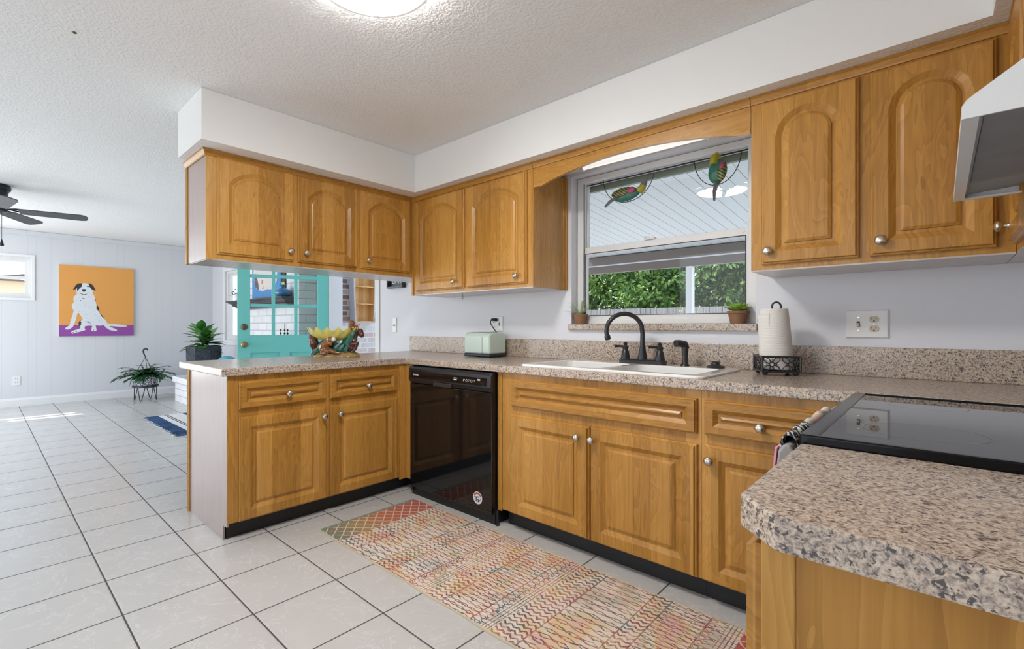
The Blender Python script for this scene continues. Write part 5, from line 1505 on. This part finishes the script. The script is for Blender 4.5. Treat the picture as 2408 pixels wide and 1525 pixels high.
# rubber plant in faceted pot on the hearth
m_pot = NT('charcoal_ribbed_pot')
x, y, z = m_pot.pos()
pn = m_pot.noise(m_pot.vec(m_pot.m('MULTIPLY', x, 40.0), m_pot.m('MULTIPLY', y, 40.0), m_pot.m('MULTIPLY', z, 25.0)), 1.0, 4.0, .7)
m_pot.bump(pn, .8, .006)
m_pot = m_pot.fin(m_pot.ramp(pn, [(.35, (0.008, 0.011, 0.016)), (.6, (0.03, 0.045, 0.065)), (.8, (0.11, 0.15, 0.19))]), .6)
rp = thing('rubber_plant', 'broad leaved rubber plant in a dark faceted pot on the hearth', 'potted plant', (-5.21, .27, .38))
rc0 = (-5.21, .27, .381)
MB().lathe([(.17, 0), (.235, .04), (.245, .40), (.235, .455), (.21, .455), (.20, .42)], rc0, 8, cap1=False).build('pot', m_pot, rp)
MB().lathe([(.20, .42), (.05, .43)], rc0, 16).build('soil', MAT['soil'], rp)
f = MB(); f2 = MB(); stx = MB(); random.seed(21)
for k, (sx_, sy_, hh) in enumerate(((-.10, -.02, .24), (.16, -.06, .22), (-.04, .06, .14))):
    stx.tube([(rc0[0] + sx_ * .4, rc0[1] + sy_ * .4, rc0[2] + .42), (rc0[0] + sx_, rc0[1] + sy_, rc0[2] + .42 + hh)], [.012, .008], 8)
    for i in range(14):
        t = (i + .5) / 14
        a = i * 2.4 + k * 1.1
        el = -.12 + 1.1 * t
        p0 = (rc0[0] + sx_ * (.4 + .6 * t), rc0[1] + sy_ * (.4 + .6 * t), rc0[2] + .43 + hh * t)
        L = random.uniform(.27, .37) * (1 - .3 * t)
        (f2 if (i + k) % 5 == 0 else f).leaf(p0, (math.cos(a) * math.cos(el), math.sin(a) * math.cos(el), math.sin(el)), (0, 0, 1), L, L * .52, random.uniform(.1, .35), .18, 6)
f.build('foliage', MAT['rubber_leaf'], rp, smooth=60, recalc=False)
f2.build('variegated_leaves', MAT['rubber_pale'], rp, smooth=60, recalc=False)
stx.build('stem', MAT['bark'], rp, smooth=60)

# fern on hairpin stand
fs2 = thing('plant_stand', 'low black hairpin leg plant stand holding the fern by the panelled wall', 'plant stand', (-6.05, -.30, 0))
sc0 = (-6.05, -.30)
MB().lathe([(.165, .205), (.172, .21), (.172, .235), (.165, .24)], (sc0[0], sc0[1], 0), 28).build('tray', MAT['black_matte'], fs2, smooth=40)
for a in (-2.2, -.6, 1.0, 2.5):
    ca, sa = math.cos(a), math.sin(a)
    tx_, ty_ = -sa, ca
    top = [(sc0[0] + .13 * ca + .05 * tx_, sc0[1] + .13 * sa + .05 * ty_, .21), (sc0[0] + .15 * ca + .012 * tx_, sc0[1] + .15 * sa + .012 * ty_, .02), (sc0[0] + .152 * ca, sc0[1] + .152 * sa, .006), (sc0[0] + .15 * ca - .012 * tx_, sc0[1] + .15 * sa - .012 * ty_, .02), (sc0[0] + .13 * ca - .05 * tx_, sc0[1] + .13 * sa - .05 * ty_, .21)]
    MB().tube(top, .006, 8).build('leg', MAT['black_matte'], fs2, smooth=60)
fn = thing('potted_fern', 'dark green fern in a black and white patterned hanging pot with hook', 'potted plant', (sc0[0], sc0[1], .24))
m_bw = NT('black_white_glaze')
x, y, z = m_bw.obj()
pat_ = m_bw.voro(m_bw.vec(x, y, z), 24.0, 'DISTANCE_TO_EDGE')
m_bw = m_bw.fin(m_bw.ramp(m_bw.m('ADD', pat_, m_bw.m('MULTIPLY', m_bw.noise(m_bw.vec(x, y, z), 40.0, 1.0), .18)), [(.16, (0.03, 0.04, 0.06)), (.20, (0.70, 0.72, 0.76))]), .35)
pc = (sc0[0], sc0[1], .24)
MB().lathe([(.145, 0), (.160, .02), (.165, .13), (.160, .15), (.15, .15), (.145, .12)], pc, 28, cap1=False).build('pot', m_bw, fn, smooth=40)
MB().lathe([(.145, .125), (.05, .13)], pc, 20).build('soil', MAT['soil'], fn)
hk2 = MB()
hb = (pc[0], pc[1], pc[2] + .42)
for a in (0, 2.1, 4.2): hk2.tube([(pc[0] + .15 * math.cos(a), pc[1] + .15 * math.sin(a), pc[2] + .14), hb], .004, 6)
hk2.tube([hb, (hb[0], hb[1] - .02, hb[2] + .05), (hb[0], hb[1] - .03, hb[2] + .09), (hb[0], hb[1] - .02, hb[2] + .122), (hb[0], hb[1] + .005, hb[2] + .13), (hb[0], hb[1] + .025, hb[2] + .118), (hb[0], hb[1] + .028, hb[2] + .10)], [.006, .010, .011, .011, .011, .010, .008], 8)
hk2.build('hanger', MAT['black_matte'], fn, smooth=60)
f = MB(); random.seed(31)
for i in range(52):
    a = 2 * PI * i / 52 + random.uniform(-.1, .1)
    L = random.uniform(.16, .40); el = random.uniform(.1, 1.2)
    pts = []
    for s_ in range(6):
        t = s_ / 5
        pts.append(Vector((pc[0] + math.cos(a) * (.04 + L * t * math.cos(el * (1 - .3 * t))), pc[1] + math.sin(a) * (.04 + L * t * math.cos(el * (1 - .3 * t))), pc[2] + .14 + L * (math.sin(el) * t - .45 * t * t))))
    pts = [Vector((max(p.x, LX + .03), p.y, max(p.z, .03))) for p in pts]
    for s_ in range(5):
        d_ = pts[s_ + 1] - pts[s_]
        f.leaf(pts[s_], d_, (0, 0, 1), d_.length * 1.3, .030, .05, .2, 2)
        for sd in (1, -1):
            side = Vector((-math.sin(a), math.cos(a), 0)) * sd
            f.leaf(pts[s_] + d_ * .4, side * .8 + d_.normalized() * .9, (0, 0, 1), random.uniform(.07, .12), .036, .2, .2, 3)
for i in range(10):
    a = random.uniform(-2.6, -.4)
    p0 = Vector((pc[0] + .15 * math.cos(a), pc[1] + .15 * math.sin(a), pc[2] + .14))
    f.leaf(p0, (math.cos(a) * .5, math.sin(a) * .5, -1), (math.cos(a), math.sin(a), 0), random.uniform(.08, .16), .03, .1, .2, 4)
f.build('foliage', MAT['fern_leaf'], fn, smooth=60, recalc=False)

# cushions on the hearth
def cushion(name, label, c, size, mat, rotz=0.0, tilt=0.0):
    m = MB().ell((0, 0, 0), (size[0], size[1], size[2]), n=28, m=14)
    out = []
    for p in m.v:
        x_, y_, z_ = p[0] / size[0], p[1] / size[1], p[2] / size[2]
        e = lambda q: math.copysign(abs(q) ** .55, q)
        out.append((e(x_) * size[0], e(y_) * size[1], z_ * size[2] * (1 if True else 1)))
    R = Matrix.Rotation(rotz, 3, 'Z') @ Matrix.Rotation(tilt, 3, 'X')
    m.v = [tuple(Vector(c) + R @ Vector(p)) for p in out]
    return tag(m.build(name, mat, smooth=70), label, 'cushion')
cushion('cushion', 'rolled light green cushion lying on the white hearth', (-4.72, .12, .4335), (.22, .10, .052), plain('sage_green_fabric', (0.22, 0.38, 0.13), .95, var=.12, scale=60))
cushion('cushion', 'turquoise cushion showing just above the counter beside the open door', (-4.30, .30, .556), (.24, .09, .17), plain('turquoise_fabric', (0.07, 0.36, 0.46), .95, var=.15, scale=40), 0, .2)

# ceiling fan
cf = thing('ceiling_fan', 'dark five blade ceiling fan with pull chain in the living room', 'ceiling fan', (-3.65, -1.97, 2.457))
fc0 = (-3.65, -1.97)
zc_ = 2.457
MB().lathe([(.095, 0), (.108, -.02), (.106, -.045), (.090, -.06), (.085, -.10), (.09, -.12), (.06, -.135), (.04, -.14), (.04, -.20), (.085, -.215), (.085, -.25), (.04, -.265)], (fc0[0], fc0[1], zc_), 32).build('motor_housing', MAT['fan_metal'], cf, smooth=40)
m_bl = plain('weathered_grey_blade', (0.075, 0.078, 0.082), .55, var=.35, scale=22)
for i in range(5):
    a = math.radians(79.5 + 71.5 * i)
    A = Matrix.Translation((fc0[0], fc0[1], zc_ - .232)) @ Matrix.Rotation(a, 4, 'Z') @ Matrix.Rotation(-.20, 4, 'X')
    outl = [(.16, -.055), (.22, -.062), (.62, -.072), (.66, -.058), (.675, -.02), (.675, .02), (.66, .058), (.62, .072), (.22, .062), (.16, .055)]
    b = MB().loops([[tuple(A @ Vector((u, v, -.004))) for u, v in outl], [tuple(A @ Vector((u, v, .004))) for u, v in outl]])
    bo = b.build('blade', m_bl, cf)
    br2 = MB()
    br2.tube([tuple(A @ Vector((.09, 0, .012))), tuple(A @ Vector((.14, .025, .010))), tuple(A @ Vector((.20, .035, .006)))], .007, 8)
    br2.tube([tuple(A @ Vector((.09, 0, .012))), tuple(A @ Vector((.14, -.025, .010))), tuple(A @ Vector((.20, -.035, .006)))], .007, 8)
    br2.build('blade_bracket', MAT['fan_metal'], bo, smooth=60)
MB().tube([(-3.615, -1.93, zc_ - .26), (-3.615, -1.93, 1.94)], .002, 6).build('pull_chain', MAT['fan_metal'], cf)
MB().lathe([(.004, 0), (.008, -.02), (.017, -.05), (.014, -.062)], (-3.615, -1.93, 1.945), 14).build('chain_weight', MAT['fan_metal'], cf, smooth=50)

# ================================================================== outside
struct('ground', MB().box(-30, LY + .14, -.25, 30, 40, -.12), MAT['grass'])
struct('patio_floor', MB().box(-9, LY + .13, -.12, 9, 8.6, -.04), MAT['concrete'])
struct('patio_ceiling', MB().loops([[(-1.2, .84, 2.50), (7, .84, 2.50), (7, 4.55, 2.165), (-1.2, 4.55, 2.165)], [(-1.2, .84, 2.56), (7, .84, 2.56), (7, 4.55, 2.225), (-1.2, 4.55, 2.225)]]), MAT['patio_ceiling'])
tag(MB().box(.0, .805, 2.037, 3.6, .835, 2.22).build('patio_header_board', MAT['sage_board']), 'sage green board across the top of the kitchen window outside the glass', 'beam')
tag(MB().box(-3.2, 4.42, 2.045, 7, 4.56, 2.165).build('patio_beam', MAT['taupe_board']), 'taupe upper beam at the outer edge of the patio roof', 'beam')
pbm = thing('patio_fascia', 'lower taupe board with white strip under the outer patio beam', 'beam', (1, 4.5, 1.93))
MB().box(-3.2, 4.45, 1.925, 7, 4.53, 2.030).build('board', MAT['taupe_board'], pbm)
MB().box(-3.2, 4.43, 2.028, 7, 4.55, 2.0445).build('white_strip', MAT['trim'], pbm)
tag(MB().box(.255, 4.44, -.04, .335, 4.54, 1.925).build('patio_post', MAT['trim'], bevel=.005), 'white patio post outside the kitchen window', 'post')
fe = thing('garden_fence', 'grey weathered board fence beneath the hedge', 'fence', (-2, 10.6, 0))
MB().box(-14, 10.58, -.12, 12, 10.62, 1.62).build('boards', MAT['fence'], fe)
MB().box(-14, 10.62, .3, 12, 10.67, .40).box(-14, 10.62, 1.3, 12, 10.67, 1.40).build('rails', MAT['fence'], fe)
def tree_mesh(seed, nleaf, rx, ry, rz, ls):
    random.seed(seed)
    m = MB()
    cl = [(random.uniform(-.75, .75) * rx, random.uniform(-.75, .75) * ry, random.uniform(-.7, .75) * rz, random.uniform(.25, .5)) for _ in range(60)]
    for i in range(nleaf):
        c = random.choice(cl)
        d = Vector((random.gauss(0, 1), random.gauss(0, 1), random.gauss(0, 1))).normalized()
        p = Vector((c[0], c[1], c[2])) + d * c[3] * random.uniform(.6, 1.05)
        L = ls * random.uniform(.7, 1.3)
        t = (d + Vector((random.uniform(-.8, .8), random.uniform(-.8, .8), random.uniform(-.9, .4)))).normalized()
        s_ = t.cross(d)
        if s_.length < .05: s_ = t.orthogonal()
        s_.normalize()
        q = p + t * L
        mid = p + t * L * .5
        m.add([p, mid - s_ * L * .22, q, mid + s_ * L * .22], [(0, 1, 2, 3)])
    return m
def hedge_tree(x_, y_, label, seed, src=None, rot=0.0, s=1.0):
    t = thing('hedge_tree', label, 'tree', (x_, y_, -.12), rot, 'trees behind the garden fence')
    if src is None:
        m = tree_mesh(seed, 11000, 1.65, .85, 1.15, .15)
        m.v = [tuple(WM[t] @ (Vector(p) + Vector((0, 0, 2.58)))) for p in m.v]
        m.build('foliage', MAT['tree_leaf'], t, recalc=False)
        tr = MB().tube([(0, 0, 0), (.05, 0, 1.2), (-.05, .05, 2.4)], [.09, .07, .04], 8)
        for k in range(5):
            a = k * 1.3
            tr.tube([(0, 0, 1.2 + .2 * k), (.6 * math.cos(a), .4 * math.sin(a), 2.0 + .25 * k)], [.035, .015], 6)
        tr.v = [tuple(WM[t] @ Vector(p)) for p in tr.v]
        tr.build('trunk', MAT['bark'], t, smooth=60)
    else:
        for chd in src.children:
            c = chd.copy(); COL.objects.link(c); c.parent = t
    t.scale = (s, s, s)
    return t
tA = hedge_tree(-5.6, 12.3, 'bushy green tree over the fence at the far left of the window view', 1)
tB = hedge_tree(-1.75, 12.3, 'bushy green tree over the fence seen left of the white patio post', 2)
hedge_tree(-3.7, 12.3, 'bushy green tree over the fence in the middle left of the window view', 0, tB, 1.9, 1.02)
hedge_tree(-.1, 12.3, 'bushy green tree over the fence seen right of the white patio post', 0, tA, 2.6, 1.0)
hedge_tree(1.7, 12.3, 'bushy green tree over the fence at the far right of the window view', 0, tB, 3.6, .98)
sh1 = thing('garden_shrub', 'bright yellow green shrub in front of the fence', 'shrub', (-1.62, 9.6, -.12))
m = tree_mesh(44, 900, .30, .25, .75, .09)
m.v = [(p[0] * .5 - 1.62, p[1] * .5 + 9.6, p[2] * .75 + .95) for p in m.v]
m.build('foliage', MAT['shrub_leaf'], sh1, recalc=False)
MB().tube([(-1.62, 9.6, -.12), (-1.62, 9.6, .6)], .02, 6).build('stem', MAT['bark'], sh1)

# brick porch wall with boat shelf beyond the doorway
struct('wall_porch', MB().box(-3.45, LY + .12, -.05, -3.30, 5.0, 2.7), MAT['brick_brown'])
struct('wall_porch_knee', MB().box(-3.30, LY + .12, -.05, -3.265, 5.0, 1.185), MAT['brick_wash'])
bt = thing('boat_shelf', 'boat shaped pine shelf with whitewashed hull on the brick wall', 'shelf', (-3.3, 1.735, 1.2))
def boat_w(z):
    t = (z - 1.19) / 1.25
    return .76 * (.185 + .055 * math.sin(PI * min(t * .8 + .12, 1.0)) if t < .5 else max(.24 * math.cos((t - .45) / .55 * PI / 2) ** .7, .004))
zs = [1.19 + 1.25 * i / 24 for i in range(25)]
hull = MB(); inner = MB()
def bl(z, k, xx): w = boat_w(z); return (xx, 1.735 + k * w, z)
for k in (-1, 1):
    lps = [[bl(z, k, -3.302), bl(z, k * 1.0, -3.17), bl(z, k * .88, -3.165), bl(z, k * .88, -3.302)] for z in zs]
    hull.loops(lps)
hull.box(-3.302, 1.735 - .145, 1.175, -3.17, 1.735 + .145, 1.19)
hull.build('hull', MAT['driftwood'], bt)
lps = [[(-3.290, 1.735 - .88 * boat_w(z), z), (-3.290, 1.735 + .88 * boat_w(z), z), (-3.302, 1.735 + .88 * boat_w(z), z), (-3.302, 1.735 - .88 * boat_w(z), z)] for z in zs]
inner.loops(lps)
for k in (-1, 1):
    inner.loops([[(-3.29, 1.735 + k * .879 * boat_w(z), z), (-3.172, 1.735 + k * .879 * boat_w(z), z), (-3.172, 1.735 + k * .86 * boat_w(z), z), (-3.29, 1.735 + k * .86 * boat_w(z), z)] for z in zs])
inner.build('lining', MAT['pale_pine'], bt)
for z in (1.192, 1.44, 1.685, 1.93):
    w = .87 * boat_w(z)
    MB().box(-3.288, 1.735 - w, z, -3.178, 1.735 + w, z + .015).build('shelf', MAT['pale_pine'], bt)

# neighbouring house seen through the small window
nh = thing('neighbour_house', 'tan house with brown roof seen through the small window beside the fan', 'house', (-13.5, -2.5, 0))
MB().box(-16, -9, -.2, -12.5, 1.2, 2.16).build('wall', MAT['stucco'], nh)
MB().prism([(-9.3, 2.16), (1.4, 2.16), (1.4, 2.9), (.6, 2.62), (-1.9, 2.24), (-9.3, 2.24)], -16.2, -12.3, lambda a, b, h: (h, a, b)).build('roof', MAT['roof'], nh)
